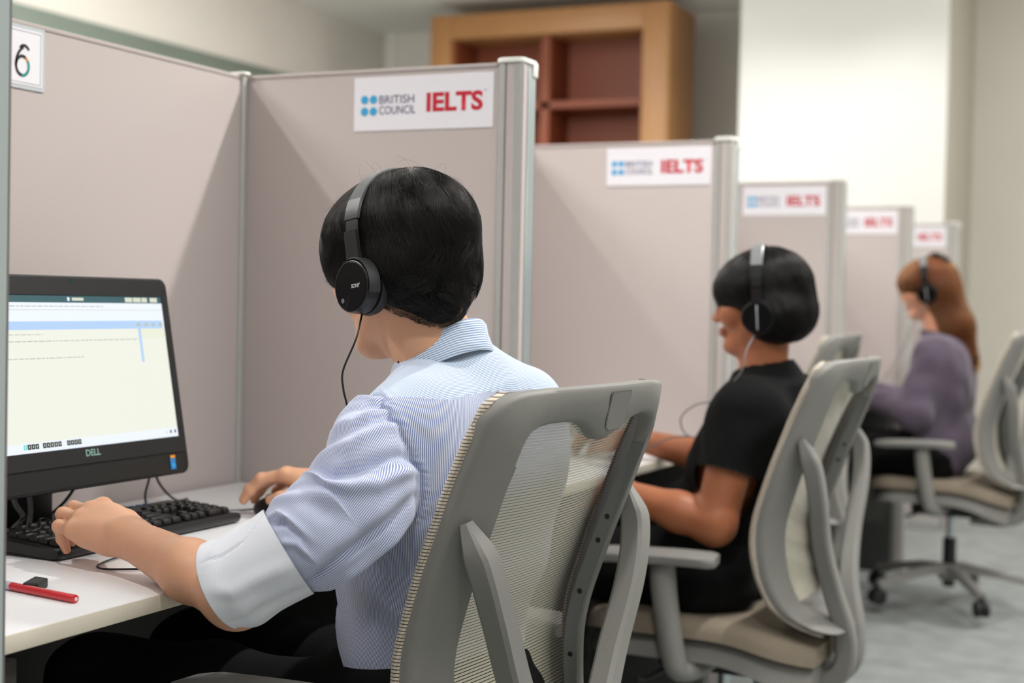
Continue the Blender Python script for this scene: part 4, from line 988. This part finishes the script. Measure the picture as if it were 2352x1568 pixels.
sleeve('shirt_cuff', CU, M['cuff'], man, [([(.05, 30), (.35, 50), (.7, 55), (1, 60)], .0022, -.0022), ([(0, 110), (.4, 100), (1, 96)], .012, .003), ([(0, 150), (.5, 140), (1, 150)], .010, -.003), ([(.3, 0), (.6, 30), (.9, 70)], .008, .002)], 90, 200, noise=(.0009, 5), inner=.035, tilt=.020, skew=1.5)
SR = [((-.872, 1.925, .915), (-.01, .0, .068), .05), ((-.878, 1.965, .905), (-.03, .0, .066), .056), ((-.92, 2.01, .865), (-.04, 0, .05), .058), ((-.98, 2.05, .81), (-.04, 0, .045), .056), ((-1.03, 2.07, .775), (-.03, 0, .045), .052)]
sleeve('shirt_sleeve', SR, M['shirt'], man, [([(.6, 20), (.55, 80), (.4, 110)], .01, .005)], 120, 120, noise=(.0016, 3), side=V3(0, 1, 0))
sleeve('shirt_cuff', [((-1.03, 2.07, .775), (-.03, 0, .045), .053), ((-1.075, 2.075, .772), (-.022, 0, .046), .052), ((-1.11, 2.08, .776), (-.012, 0, .045), .050)], M['cuff'], man, [], 40, 100, side=V3(0, 1, 0), inner=.03)

# ---- shirt body and yoke
ST = Sdf(); torso(ST, [((-.955, 1.80, .52), .090, .092), ((-.950, 1.795, .64), .080, .084), ((-.922, 1.79, .76), .088, .088), ((-.905, 1.785, .87), .100, .090), ((-.900, 1.783, .925), .135, .055)], LAm, .05, .004)
ST.cap(V3(-.90, 1.71, .955), V3(-.892, 1.84, .958), .048, .048, .04); ST.cap(V3(-.928, 1.772, 1.036), V3(-.905, 1.778, .970), .050, .080, .04); ST.cap(V3(-.915, 1.70, .962), V3(-.912, 1.612, .944), .044, .041, .03); ST.cap(V3(-.925, 1.705, .972), V3(-.90, 1.66, .955), .040, .045, .04); ST.cap(V3(-.885, 1.80, 1.0), V3(-.862, 1.90, .965), .040, .042, .04)
ST.cap(V3(-.905, 1.66, .945), V3(-.865, 1.90, .95), .047, .047, .03)
ST.cap(V3(-.90, 1.70, .940), V3(-.905, 1.637, .925), .056, .050, .03); ST.cap(V3(-.905, 1.66, .90), V3(-.905, 1.67, .83), .060, .070, .03)
# blousing over the belly and the loose tail at the hip
ST.cap(V3(-.975, 1.76, .70), V3(-.98, 1.86, .70), .045, .045, .05)
yoke_pts = [(-.925, 1.610, .985), (-.911, 1.647, .978), (-.890, 1.709, .985), (-.862, 1.766, .988), (-.842, 1.831, .985), (-.832, 1.93, .975)]
BF = [([(-.93, 1.60, .79), (-.90, 1.63, .80), (-.85, 1.68, .815), (-.82, 1.74, .81)], .010, .006), ([(-.92, 1.61, .81), (-.86, 1.66, .835), (-.82, 1.72, .84)], .010, -.004), ([(-.96, 1.63, .76), (-.92, 1.63, .72), (-.89, 1.66, .66), (-.88, 1.70, .60)], .012, .007),
      ([(-.99, 1.64, .75), (-.95, 1.64, .69), (-.93, 1.66, .62), (-.93, 1.68, .56)], .011, -.007), ([(-1.01, 1.65, .73), (-.98, 1.65, .66), (-.965, 1.66, .58)], .010, .006), ([(-.90, 1.64, .75), (-.86, 1.68, .74), (-.84, 1.72, .75)], .009, -.005),
      ([(-.905, 1.70, 1.01), (-.87, 1.72, 1.0), (-.85, 1.74, .975)], .007, .004), ([(-.90, 1.73, 1.02), (-.87, 1.76, 1.005), (-.835, 1.80, .98)], .007, .0045), ([(-.89, 1.76, 1.02), (-.86, 1.80, 1.0), (-.83, 1.86, .98)], .007, .004), ([(-.905, 1.66, .99), (-.88, 1.68, .985), (-.86, 1.70, .97)], .007, .0035),
      ([(-.88, 1.62, .90), (-.85, 1.66, .86), (-.84, 1.70, .80)], .012, -.003)]
def bdisp(V, N):
    d = .0016*wnoise(V, 10, 25, 70, 9, (1, 1, .5))
    for pts, w, A in BF: d += A*np.exp(-(poly_dist(V, pts)/w)**2)
    d += .0012*np.exp(-(poly_dist(V, yoke_pts)/.0025)**2)
    global seamd
    from mathutils.kdtree import KDTree
    sv = lsl.data.vertices; kd = KDTree(len(sv)//3+1)
    for i in range(0, len(sv), 3): kd.insert(sv[i].co, i)
    kd.balance(); seamd = np.full(len(V), 1.0)
    for i in np.nonzero((V[:, 1] < 1.72) & (V[:, 2] > .80))[0]: seamd[i] = kd.find(V[i])[2]
    d += .0013*np.exp(-((seamd-.008)/.0042)**2)*(1+.7*np.sin(V[:, 2]*2*pi/.0085+V[:, 0]*300))
    return d
def battr(V, N):
    c = np.stack([np.interp(V[:, 2], [.52, .64, .76, .87, .98], [-.955, -.938, -.915, -.905, -.905]), np.full(len(V), 1.785), V[:, 2]], 1)
    q = V-c; a = np.arctan2(q@LAm, -(q@FAm))
    return {'st': a*.235+V[:, 2]*.02, 'seam': np.clip(np.exp(-(poly_dist(V, yoke_pts)/.0010)**2)+np.exp(-((seamd-.0032)/.0016)**2)*.8, 0, 1)}
V, F = mesh_sdf(ST, .0032, (-1.16, 1.52, .460), (-.74, 2.06, 1.12)); V = smooth_vf(V, F, 2); N_ = normals_vf(V, F); V = V+N_*bdisp(V, N_)[:, None]
qn = HM.inv(V)
neckd = np.hypot(V[:, 0]+.932+(V[:, 2]-1.0)*.25, V[:, 1]-1.77)
hemz = .478+np.clip(-.91-V[:, 0], 0, 1)*1.9; gz = V[:, 2]-hemz; V[:, 2] = np.where((gz < .003) & (gz > -.006), hemz, V[:, 2]); keep = (gz > -.006) & ~((neckd < .055) & (V[:, 2] > 1.0)) & (V[:, 2] < 1.062)
F = F[keep[F].all(1)]
cz = V[F].mean(1); zy = np.interp(cz[:, 1], [1.60, 1.647, 1.709, 1.766, 1.831, 1.93], [.983, .979, .985, .988, .985, .975])
isy = (cz[:, 2] > zy) & (cz[:, 0] > -.985); at_ = battr(V, N_)
def submesh(name, Fs, m, st, par):
    u = np.unique(Fs); mp_ = np.full(len(V), -1); mp_[u] = np.arange(len(u)); return mesh_np(name, V[u], mp_[Fs], m, par, {'st': st[u], 'seam': at_['seam'][u]})
submesh('shirt_body', F[~isy], M['shirt'], at_['st'], man)
submesh('shirt_yoke', F[isy], M['yoke'], (V@FAm)*.95+V[:, 2]*.80+.006*wnoise(V, 5, 10, 25, 4), man)
# collar: stand and turned-down leaf
nC = V3(-.932, 1.772, 1.036); cf, cl = V3(-cos(R(13)), sin(R(13)), 0), V3(-sin(R(13)), -cos(R(13)), 0)
V = []; F = []; stv = []; nphi = 140
for i in range(nphi+1):
    ph = -pi+.12+(2*pi-.24)*i/nphi; cph = -cos(ph)  # cph=1 at the back of the neck... front opening at +-pi
    fwdc = -cos(ph)*-1; dirv = -cf*cos(ph)+cl*sin(ph); bk = cos(ph)
    top = nC+(-cf*cos(ph))*.058+cl*sin(ph)*.057+V3(0, 0, .040*bk+.002)
    hgt = .038+.008*(1-bk); drop = [(-.003, -.028), (-.002, -.012), (0, 0), (.0035, .0025), (.0065, -.001), (.0085, -.012), (.0150, -hgt*.7), (.0200, -hgt), (.0195, -hgt-.0012), (.0165, -hgt)]
    for a, b in drop: V.append(top+dirv*a*(1 if a < 0 else 1.0)+V3(0, 0, b)); stv.append(b*1.0+abs(a)*.2+.0004*sin(ph*9))
k_ = 10
for i in range(nphi):
    for j in range(k_-1): F.append((i*k_+j, i*k_+j+1, (i+1)*k_+j+1, (i+1)*k_+j))
mesh_np('shirt_collar', np.array(V), np.array(F), M['yoke'], man, {'st': np.array(stv), 'seam': np.zeros(len(V))})

# ---- his hair
def hair_sdf_man(H, g=0):
    Q = Sdf(); e = lambda c, r, k=.02, sub=False: Q.ell(H(*c), (V3(*r)+g)*H.s, k*H.s, H.R, sub)
    e((-.016, 0, .044), (.112, .091, .088)); e((.045, 0, .042), (.072, .084, .066), .03); e((-.050, 0, -.015), (.068, .074, .066), .03)
    for sg in (1, -1): e((.040, sg*.052, .010), (.052, .034, .048), .02); e((-.045, sg*.040, -.020), (.045, .038, .048), .03)
    e((-.066, 0, -.062), (.042, .042, .036), .02)
    e((.115, 0, -.075), (.075, .12, .070), .012, True); e((.075, 0, -.085), (.060, .11, .050), .012, True)
    for sg in (1, -1): e((.012, sg*.100, -.062), (.045, .030, .052), .010, True); e((-.030, sg*.095, -.105), (.045, .040, .050), .012, True)
    return Q
def make_hair(name, H, Q, root, mu, ms_, n, step, nseg, whorl, seed, lenf, rad=.00017, h=.004, inset=-.003, stuff_name='hair_strands', jit=.22, seeds_mask=None, lift=(.0, .0025), down=.75, free=2, disp=.002):
    V, F = mesh_sdf(Q, h); V = smooth_vf(V, F, 2); N = normals_vf(V, F)
    base = mesh_np(name, V+N*(inset+disp*wnoise(V, 10, 60, 160, seed, (1, 1, .3)))[:, None], F, mu, root)
    r = np.random.RandomState(seed); q = H.inv(V); w = np.ones(len(V)) if seeds_mask is None else seeds_mask(q).astype(float)
    A = r.choice(len(V), n, p=w/w.sum()); P = V[A]+r.normal(size=(n, 3))*.0015; q0 = H.inv(P)
    wh = np.array(whorl)
    def flow(P):
        qq = H.inv(P)-wh; hz = qq.copy(); hz[:, 2] = 0; ln = np.linalg.norm(hz, axis=1)[:, None]+1e-6
        f = hz/ln*np.clip(1.2-ln*6, .15, 1)+np.array([0, 0, -down]); sw = np.stack([-hz[:, 1], hz[:, 0], 0*ln[:, 0]], 1)/ln*.18
        return H.dirs(f+sw)
    st = strands(stuff_name, P, step, nseg, Q, flow, ms_, base, rad, seed, lift, free, lenf(q0, r), jit); return base
def len_man(q, r):
    return np.clip(np.interp(q[:, 2], [-.12, -.05, .02, .09], [.22, .35, .8, 1.0]), .2, 1)*r.uniform(.7, 1.15, len(q))
QM = hair_sdf_man(HM)
hb = make_hair('hair', HM, QM, man, M['scalpblack'], M['hairblack'], 34000, .0060, 10, (-.045, .01, .13), 2, len_man, rad=.00011, jit=.11)
# a few flyaway hairs
r_ = np.random.RandomState(8); n_ = 34; dirs_ = r_.normal(size=(n_, 3)); dirs_[:, 2] = abs(dirs_[:, 2])+.4; dirs_ /= np.linalg.norm(dirs_, axis=1)[:, None]
fp = HM.o+HM.dirs(dirs_*np.array([.103, .090, .082])+np.array([-.016, 0, .042])); dd = HM.dirs(dirs_); tan = np.cross(dd, HM.u+r_.normal(size=(n_, 3))*.5); tan /= np.linalg.norm(tan, axis=1)[:, None]
fa, fb = r_.uniform(.2, 1.3, (n_, 1)), r_.uniform(.4, 1.1, (n_, 1)); A = np.stack([fp+dd*(.012*sin(pi*t)+.004)*fa+tan*.07*t*fb for t in np.linspace(0, 1, 12)], 1)
hc = bpy.data.hair_curves.new('flyaway_hairs'); hc.add_curves([12]*n_); hc.attributes['position'].data.foreach_set('vector', A.astype(np.float32).ravel()); ra = hc.attributes.get('radius') or hc.attributes.new('radius', 'FLOAT', 'POINT'); ra.data.foreach_set('value', np.full(12*n_, .00009, np.float32)); hc.materials.append(M['hairblack'])
o = bpy.data.objects.new('flyaway_hairs', hc); COL.objects.link(o); o.parent = hb; o['kind'] = 'stuff'

# ---- headphones
def headphones(H, lab, top=.134, wl=.099, sil=False, yoff=-.021, cupu=-.040, r=.0345, word=True, tiltf=-.06):
    t = thing('headphones', lab, 'headphones', tuple(H(0, 0, top)))
    o = V3(*t.location)
    def loc(P): return [tuple(np.array(p)-o) for p in P]
    mb = M['hpsilver'] if sil else M['hpgrey']
    def band(name, a0, a1, w0, w1, th, m, ex=0):
        V = []; F = []; n = 40
        for i in range(n+1):
            a = a0+(a1-a0)*i/n; ll = (wl+ex)*sin(a); uu = (top+.022)*0+(.030+(top-.030+ex)*cos(a)) if abs(a) < pi/2 else .030-(abs(a)-pi/2)*.09
            if abs(a) >= pi/2: ll = (wl+ex)*(1 if a > 0 else -1)-.004*(abs(a)-pi/2)*(1 if a > 0 else -1)
            nn = V3(0, sin(a), cos(a)) if abs(a) < pi/2 else V3(0, 1 if a > 0 else -1, 0)
            w = w0+(w1-w0)*abs((a-a0)/(a1-a0)-.5)*2
            for s_, q in ((-1, 0), (-.9, th), (.9, th), (1, 0)):
                p = V3(yoff+.009*(1-ll/wl)-tiltf*(uu-cupu), ll, uu)+V3(1, 0, 0)*s_*w/2+nn*q; V.append(H(*p)-o)
        for i in range(n):
            for j in range(4): F.append((i*4+j, i*4+(j+1) % 4, (i+1)*4+(j+1) % 4, (i+1)*4+j))
        F.append((0, 1, 2, 3)); F.append((n*4+3, n*4+2, n*4+1, n*4)); return pyd(name, V, F, m, t, True, 40)
    band('headband', -R(62), R(62), .027, .031, .003, mb); band('headband_pad', -R(40), R(40), .024, .024, .002, M['pad'], -.003)
    for sg in (1, -1):
        for nm, a0, a1, w0, w1, th, m, ex in (('band_end', 60, 77, .031, .030, .0036, M['hp'], .0004), ('slider', 74, 92, .025, .025, .0022, M['hp'], .0004), ('slider_block', 86, 122, .029, .028, .0046, M['hpgloss'], .0006)):
            a, b = R(a0)*sg, R(a1)*sg; band(nm, min(a, b), max(a, b), w0, w1, th, m, ex)
        # cup: lathe about an axis that points outwards
        Z = H.l*sg; X = H.f; ctr = H(yoff+(.030 if sg < 0 else 0), sg*(wl-(.029 if sg > 0 else .038)), cupu)-o
        mt = Matrix([list(X*H.s)+[0], list(np.cross(Z, X)*H.s)+[0], list(Z*H.s)+[0], [0, 0, 0, 1]]).transposed(); mt.translation = Vector(ctr)
        g = r/.0345
        pr = lambda P: [(a*g, b) for a, b in P]
        pd = lathe('ear_pad', pr([(.012, .000), (.030, -.004), (.0375, .001), (.0395, .008), (.0375, .0145), (.030, .0165), (.001, .0165)]), M['pad'], t, 48, mt)
        hs = lathe('ear_cup', pr([(.001, .0155), (.034, .0155), (.0365, .018), (.0372, .024), (.0368, .031), (.0362, .037), (.0352, .0390), (.0342, .0395), (.0336, .0385), (.001, .0385)]), M['hp'], t, 56, mt)
        dc = lathe('cup_disc', pr([(.001, .0385), (.0330, .0385), (.0332, .0392), (.0326, .0397), (.001, .0392)]), M['disc'], hs, 64, mt)
        # yoke arm wrapping the rear upper edge of the cup
        V = []; F = []; n = 26
        for i in range(n+1):
            a = R(-18)+(R(118)-R(-18))*i/n; k = sin(pi*min(1, i/n*1.0))
            ca, sa = -cos(a), sin(a)
            for rr, z in ((.0378, .019), (.0400, .0205), (.0402, .0350), (.0384, .0385), (.0372, .0375)): V.append(mt @ Vector((ca*rr*g if True else 0, -sa*rr*g*(1 if sg > 0 else -1), z)))
        for i in range(n):
            for j in range(4): F.append((i*5+j, i*5+j+1, (i+1)*5+j+1, (i+1)*5+j))
        pyd('cup_yoke', V, F, M['hpgrey'] if word else M['hp'], hs, True, 50)
        if word:
            tx = text('brand_lettering', 'SONY', .0050, M['logo'], dc, tuple(Vector(ctr)+Vector((-X*.0015 if sg > 0 else X*.0015-X*.0)+Z*.0394*H.s-H.u*.0028)), tuple(-X if sg > 0 else X), tuple(H.u), embolden=.018, width=.0175, depth=.0005)
            bm = bmesh.new(); bmesh.ops.create_circle(bm, cap_ends=True, radius=.0034, segments=20, matrix=mt @ Matrix.Translation((.018, .018*sg, .0400))); finish(bm, 'cup_dimple', M['slot'], dc)
        else:
            bm = bmesh.new(); abox(bm, (-.0022, -.030, .0385), (.0022, .030, .0405), .0006); bmesh.ops.transform(bm, matrix=mt, verts=bm.verts); finish(bm, 'cup_trim', M['hpsilver'], dc)
    return t, o
m = mat('brushed_disc', '121315', .3, .75); nt = m.node_tree; b = nt.nodes['Principled BSDF']; b.inputs['Anisotropic'].default_value = .85
tg = nt.nodes.new('ShaderNodeTangent'); tg.direction_type = 'RADIAL'; tg.axis = 'Y'; M['disc'] = m
hp, ho = headphones(HM, 'black on-ear headphones with grey band worn by the man in the striped shirt')
lp = lambda p: tuple(np.array(p, float)-ho)
cup = HM(-.016, .088, -.077)
path = [cup, (-.985, 1.642, 1.050), (-1.000, 1.637, 1.01), (-1.002, 1.642, .985), (-1.000, 1.650, .955), (-1.01, 1.66, .90), (-1.06, 1.66, .83), (-1.12, 1.63, .765), (-1.20, 1.60, .7435), (-1.27, 1.535, .7428), (-1.302, 1.528, .7428), (-1.322, 1.560, .7428), (-1.335, 1.62, .7435)]
tube('headphone_cable', [lp(p) for p in path], .0014, M['cable'], hp, 8, 8)
cord('cable', 'thin glossy cable loop lying across the left end of the keyboard', [(-1.62, 1.70, .744), (-1.56, 1.66, .768), (-1.505, 1.615, .7835), (-1.460, 1.565, .779), (-1.438, 1.553, .7765), (-1.447, 1.578, .7775), (-1.480, 1.612, .7815), (-1.476, 1.622, .7810), (-1.448, 1.607, .7790), (-1.425, 1.575, .7765), (-1.408, 1.565, .7740), (-1.380, 1.600, .760), (-1.35, 1.63, .7430)], .0013, M['cable'])
# ================================================================== the woman in the black tee
def lady(lab, H, skin, tors, arms, legs, hip, LA, r=(.046, .040, .038, .024), trans=None):
    S = Sdf(); add_head(S, H, True)
    S.cap(H(-.025, 0, -.045), np.array(tors[-1][0])+V3(-.01, 0, .05), .048, .052, .03)
    torso(S, tors, LA, .06, -.014)
    for (sh, el, wr, d, L_) in arms:
        S.chain([sh, el], [r[0], r[1]], .025); S.chain([el, np.array(el)*.65+np.array(wr)*.35, wr], [r[1], r[2], r[3]], .02)
        add_hand(S, np.array(wr), np.array(d), np.array(L_), [(16, 44, 56), (14, 46, 58), (14, 48, 60), (16, 50, 62)], .92, thumb=[(.050, .040, -.018), (.078, .046, -.026), (.098, .042, -.030)])
    for kn, an, sg in legs:
        hp_ = np.array(hip)+LA*.09*sg; S.cap(hp_, kn, .060, .044, .03); S.cap(kn, an, .040, .032, .02); S.cap(an, np.array(an)+V3(-.14, 0, -.05), .032, .025, .02)
    o = body('person', S, .0045, skin, lab); face_parts(S, H, o, skin, female=True); return o
H2 = Frame((-.871, 3.13, 1.113), R(-4), R(4), 0, .88)
LY = V3(0, -1, 0)
T2 = [((-.955, 3.13, .52), .085, .098), ((-.935, 3.13, .64), .060, .088), ((-.895, 3.125, .76), .070, .092), ((-.858, 3.122, .86), .080, .085), ((-.845, 3.122, .888), .115, .045)]
A2 = [(V3(-.858, 2.985, .872), V3(-.892, 2.925, .655), V3(-1.108, 2.905, .712), (-.90, .10, -.42), (.08, .99, .1)), (V3(-.815, 3.272, .90), V3(-.955, 3.315, .735), V3(-1.190, 3.26, .785), (-.98, -.05, -.02), (.05, -.98, .1))]
K2 = [(V3(-1.36, 3.02, .545), V3(-1.33, 3.02, .10), 1), (V3(-1.36, 3.23, .545), V3(-1.33, 3.23, .10), -1)]
w2 = lady('woman with black bobbed hair in black short-sleeved tee, in the second booth', H2, M['skin2'], T2, A2, K2, (-.955, 3.13, .52), LY, (.051, .043, .040, .025))
Q = Sdf(); torso(Q, T2, LY, .06, .006)
for (sh, el, wr, d, l_) in A2:
    hem = np.array(sh)*.48+np.array(el)*.52; Q.cap(np.array(sh), hem+(hem-sh)*.3, .052, .062, .04)
Q.cap(V3(-.855, 3.125, .99), V3(-.842, 3.125, .925), .052, .088, .04); Q.cap(V3(-1.02, 3.10, .64), V3(-1.02, 3.16, .56), .06, .06, .06)
def cut2(V):
    k = (V[:, 2] > .50)
    for (sh, el, wr, d, l_) in A2:
        sh, el = np.array(sh), np.array(el); a = _n(el-sh); hem = sh*.48+el*.52; q = V-hem; k &= ~((q@a > .006) & (np.linalg.norm(q-np.outer(q@a, a), axis=1) < .075) & (q@a < .08))
    k &= ~((np.hypot(V[:, 0]+.856, V[:, 1]-3.125) < .0605) & (V[:, 2] > .93))
    return k
to, tv, tf, tn = mesh_cloth('tshirt', Q, M['tee'], w2, .005, cut2, lambda V, N: .003*wnoise(V, 8, 20, 60, 21)+.002*wnoise(V, 6, 60, 110, 22))
for (sh, el, wr, d, l_) in A2:      # straight sleeve hems
    sh, el = np.array(sh), np.array(el); a = _n(el-sh); hem = sh*.48+el*.52; q = tv-hem; ax = q@a
    mm = (ax > -.002) & (np.linalg.norm(q-np.outer(ax, a), axis=1) < .075) & (ax < .03); tv[mm] -= np.outer(ax[mm], a)
to.data.vertices.foreach_set('co', tv.astype(np.float32).ravel()); to.data.update()
trousers(w2, (-.955, 3.13, .52), LY, [k[0] for k in K2], [k[1] for k in K2], M['trousers'], .096, .070, top=.66)
Q2 = Sdf(); e2_ = lambda c, r, k=.02, sub=False: Q2.ell(H2(*c), V3(*r)*H2.s, k*H2.s, H2.R, sub)
e2_((-.024, 0, .036), (.113, .095, .096)); e2_((-.055, 0, -.028), (.088, .098, .070), .03); e2_((.036, 0, .030), (.068, .084, .064), .03)
for sg in (1, -1): e2_((-.050, sg*.050, -.046), (.070, .052, .054), .03)
e2_((.125, 0, -.085), (.088, .13, .083), .010, True)
for sg in (1, -1): e2_((.055, sg*.085, -.085), (.060, .050, .078), .012, True)
make_hair('hair', H2, Q2, w2, M['scalpblack'], M['hairblack'], 15000, .0085, 9, (.0, .0, .14), 12, lambda q, r: np.interp(q[:, 2], [-.12, -.06, .03], [.15, .5, 1.0])*r.uniform(.8, 1.1, len(q)), rad=.00018, h=.005, jit=.12, down=1.0, free=1)
hp2, ho2 = headphones(H2, 'black headphones with silver band worn by the woman in the black tee', .140, .102, True, -.020, -.040, .0375, False, 0)
lp2 = lambda p: tuple(np.array(p, float)-ho2)
tube('headphone_cable', [lp2(p) for p in [H2(-.012, .094, -.074), (-.856, 3.0, 1.01), (-.862, 2.985, .965), (-.90, 2.99, .925), (-.925, 3.0, .902), (-.965, 3.01, .892), (-1.0, 3.02, .865), (-1.002, 3.03, .838), (-.985, 3.03, .822), (-.95, 3.02, .826), (-.93, 3.01, .85), (-.945, 3.02, .88)]], .0016, M['cablegrey'], hp2, 8, 8)
tube('headphone_cable', [lp2(p) for p in [(-.985, 3.03, .822), (-1.03, 3.03, .815), (-1.09, 3.04, .785), (-1.16, 3.06, .7435), (-1.24, 3.08, .743)]], .0016, M['cablegrey'], hp2, 8, 8)

# ================================================================== the woman with auburn hair
H3 = Frame((-.925, 5.62, 1.183), R(2), R(10), 0, .87)
T3 = [((-.885, 5.62, .56), .085, .10), ((-.870, 5.62, .68), .065, .092), ((-.845, 5.62, .80), .075, .090), ((-.85, 5.62, .90), .085, .086), ((-.865, 5.62, .955), .125, .045)]
A3 = [(V3(-.872, 5.468, .945), V3(-.925, 5.42, .735), V3(-1.13, 5.47, .785), (-.99, .1, -.05), (.1, .99, .1)), (V3(-.875, 5.772, .945), V3(-.96, 5.82, .745), V3(-1.19, 5.76, .785), (-.99, -.05, -.05), (.05, -.99, .1))]
K3 = [(V3(-1.27, 5.52, .575), V3(-1.28, 5.51, .10), 1), (V3(-1.27, 5.74, .575), V3(-1.28, 5.74, .10), -1)]
w3 = lady('woman with long auburn hair and loose purple knit top, in the fourth booth', H3, M['skin3'], T3, A3, K3, (-.885, 5.62, .56), LY, (.040, .034, .032, .022))
Q = Sdf(); torso(Q, T3, LY, .06, .010); Q.cap(V3(-.90, 5.62, 1.05), V3(-.868, 5.62, .985), .047, .07, .03)
for (sh, el, wr, d, l_) in A3:
    w_ = np.array(el)*.2+np.array(wr)*.8; Q.chain([sh, el, w_], [.062, .064, .040], .035)
Q.cap(V3(-.83, 5.58, .62), V3(-.82, 5.66, .62), .10, .10, .06)
mesh_cloth('knit_top', Q, M['purple'], w3, .006, lambda V: (V[:, 2] > .49) & (V[:, 2] < 1.03), lambda V, N: .004*wnoise(V, 8, 20, 50, 31)+.0025*wnoise(V, 6, 60, 110, 32))
trousers(w3, (-.885, 5.62, .56), LY, [k[0] for k in K3], [k[1] for k in K3], M['trousers'], .092, .070, top=.68, h=.008)
Q3 = Sdf(); e3_ = lambda c, r, k=.02, sub=False: Q3.ell(H3(*c), V3(*r)*H3.s, k*H3.s, H3.R, sub)
e3_((-.018, 0, .036), (.118, .098, .094)); e3_((-.055, 0, -.020), (.075, .092, .080), .03); e3_((.045, 0, .030), (.070, .086, .060), .03)
Q3.cap(H3(-.055, 0, -.03), V3(-.815, 5.615, 1.04), .072, .066, .03); Q3.cap(V3(-.815, 5.615, 1.04), V3(-.752, 5.60, .93), .060, .022, .03)
e3_((.125, 0, -.085), (.088, .13, .083), .010, True)
for sg in (1, -1): e3_((.050, sg*.085, -.095), (.060, .050, .078), .012, True)
hb3 = make_hair('hair', H3, Q3, w3, M['scalpred'], M['hairred'], 9000, .012, 9, (.0, .0, .14), 22, lambda q, r: r.uniform(.7, 1.2, len(q)), rad=.00035, h=.006, jit=.12, down=1.1, free=1)
bm = bmesh.new()
for a, b_, c in ((-.070, .03, .128), (-.088, .01, .116), (-.104, .03, .098), (-.055, .01, .134)):
    mt = Matrix.Translation(Vector(H3(a, b_, c))); bmesh.ops.create_icosphere(bm, subdivisions=2, radius=.014, matrix=mt @ Matrix.Diagonal((1.2, 1, .7, 1)))
finish(bm, 'hair_clip', M['blackpl'], w3)
hp3, ho3 = headphones(H3, 'black headphones with silver band worn by the woman with auburn hair', .142, .102, True, -.018, -.032, .0385, False, 0)
tube('headphone_cable', [tuple(np.array(p)-ho3) for p in [tuple(H3(-.012, .094, -.070)), (-.945, 5.50, 1.06), (-.985, 5.50, .95), (-1.05, 5.52, .85), (-1.14, 5.54, .744)]], .0016, M['cablegrey'], hp3, 8, 8)
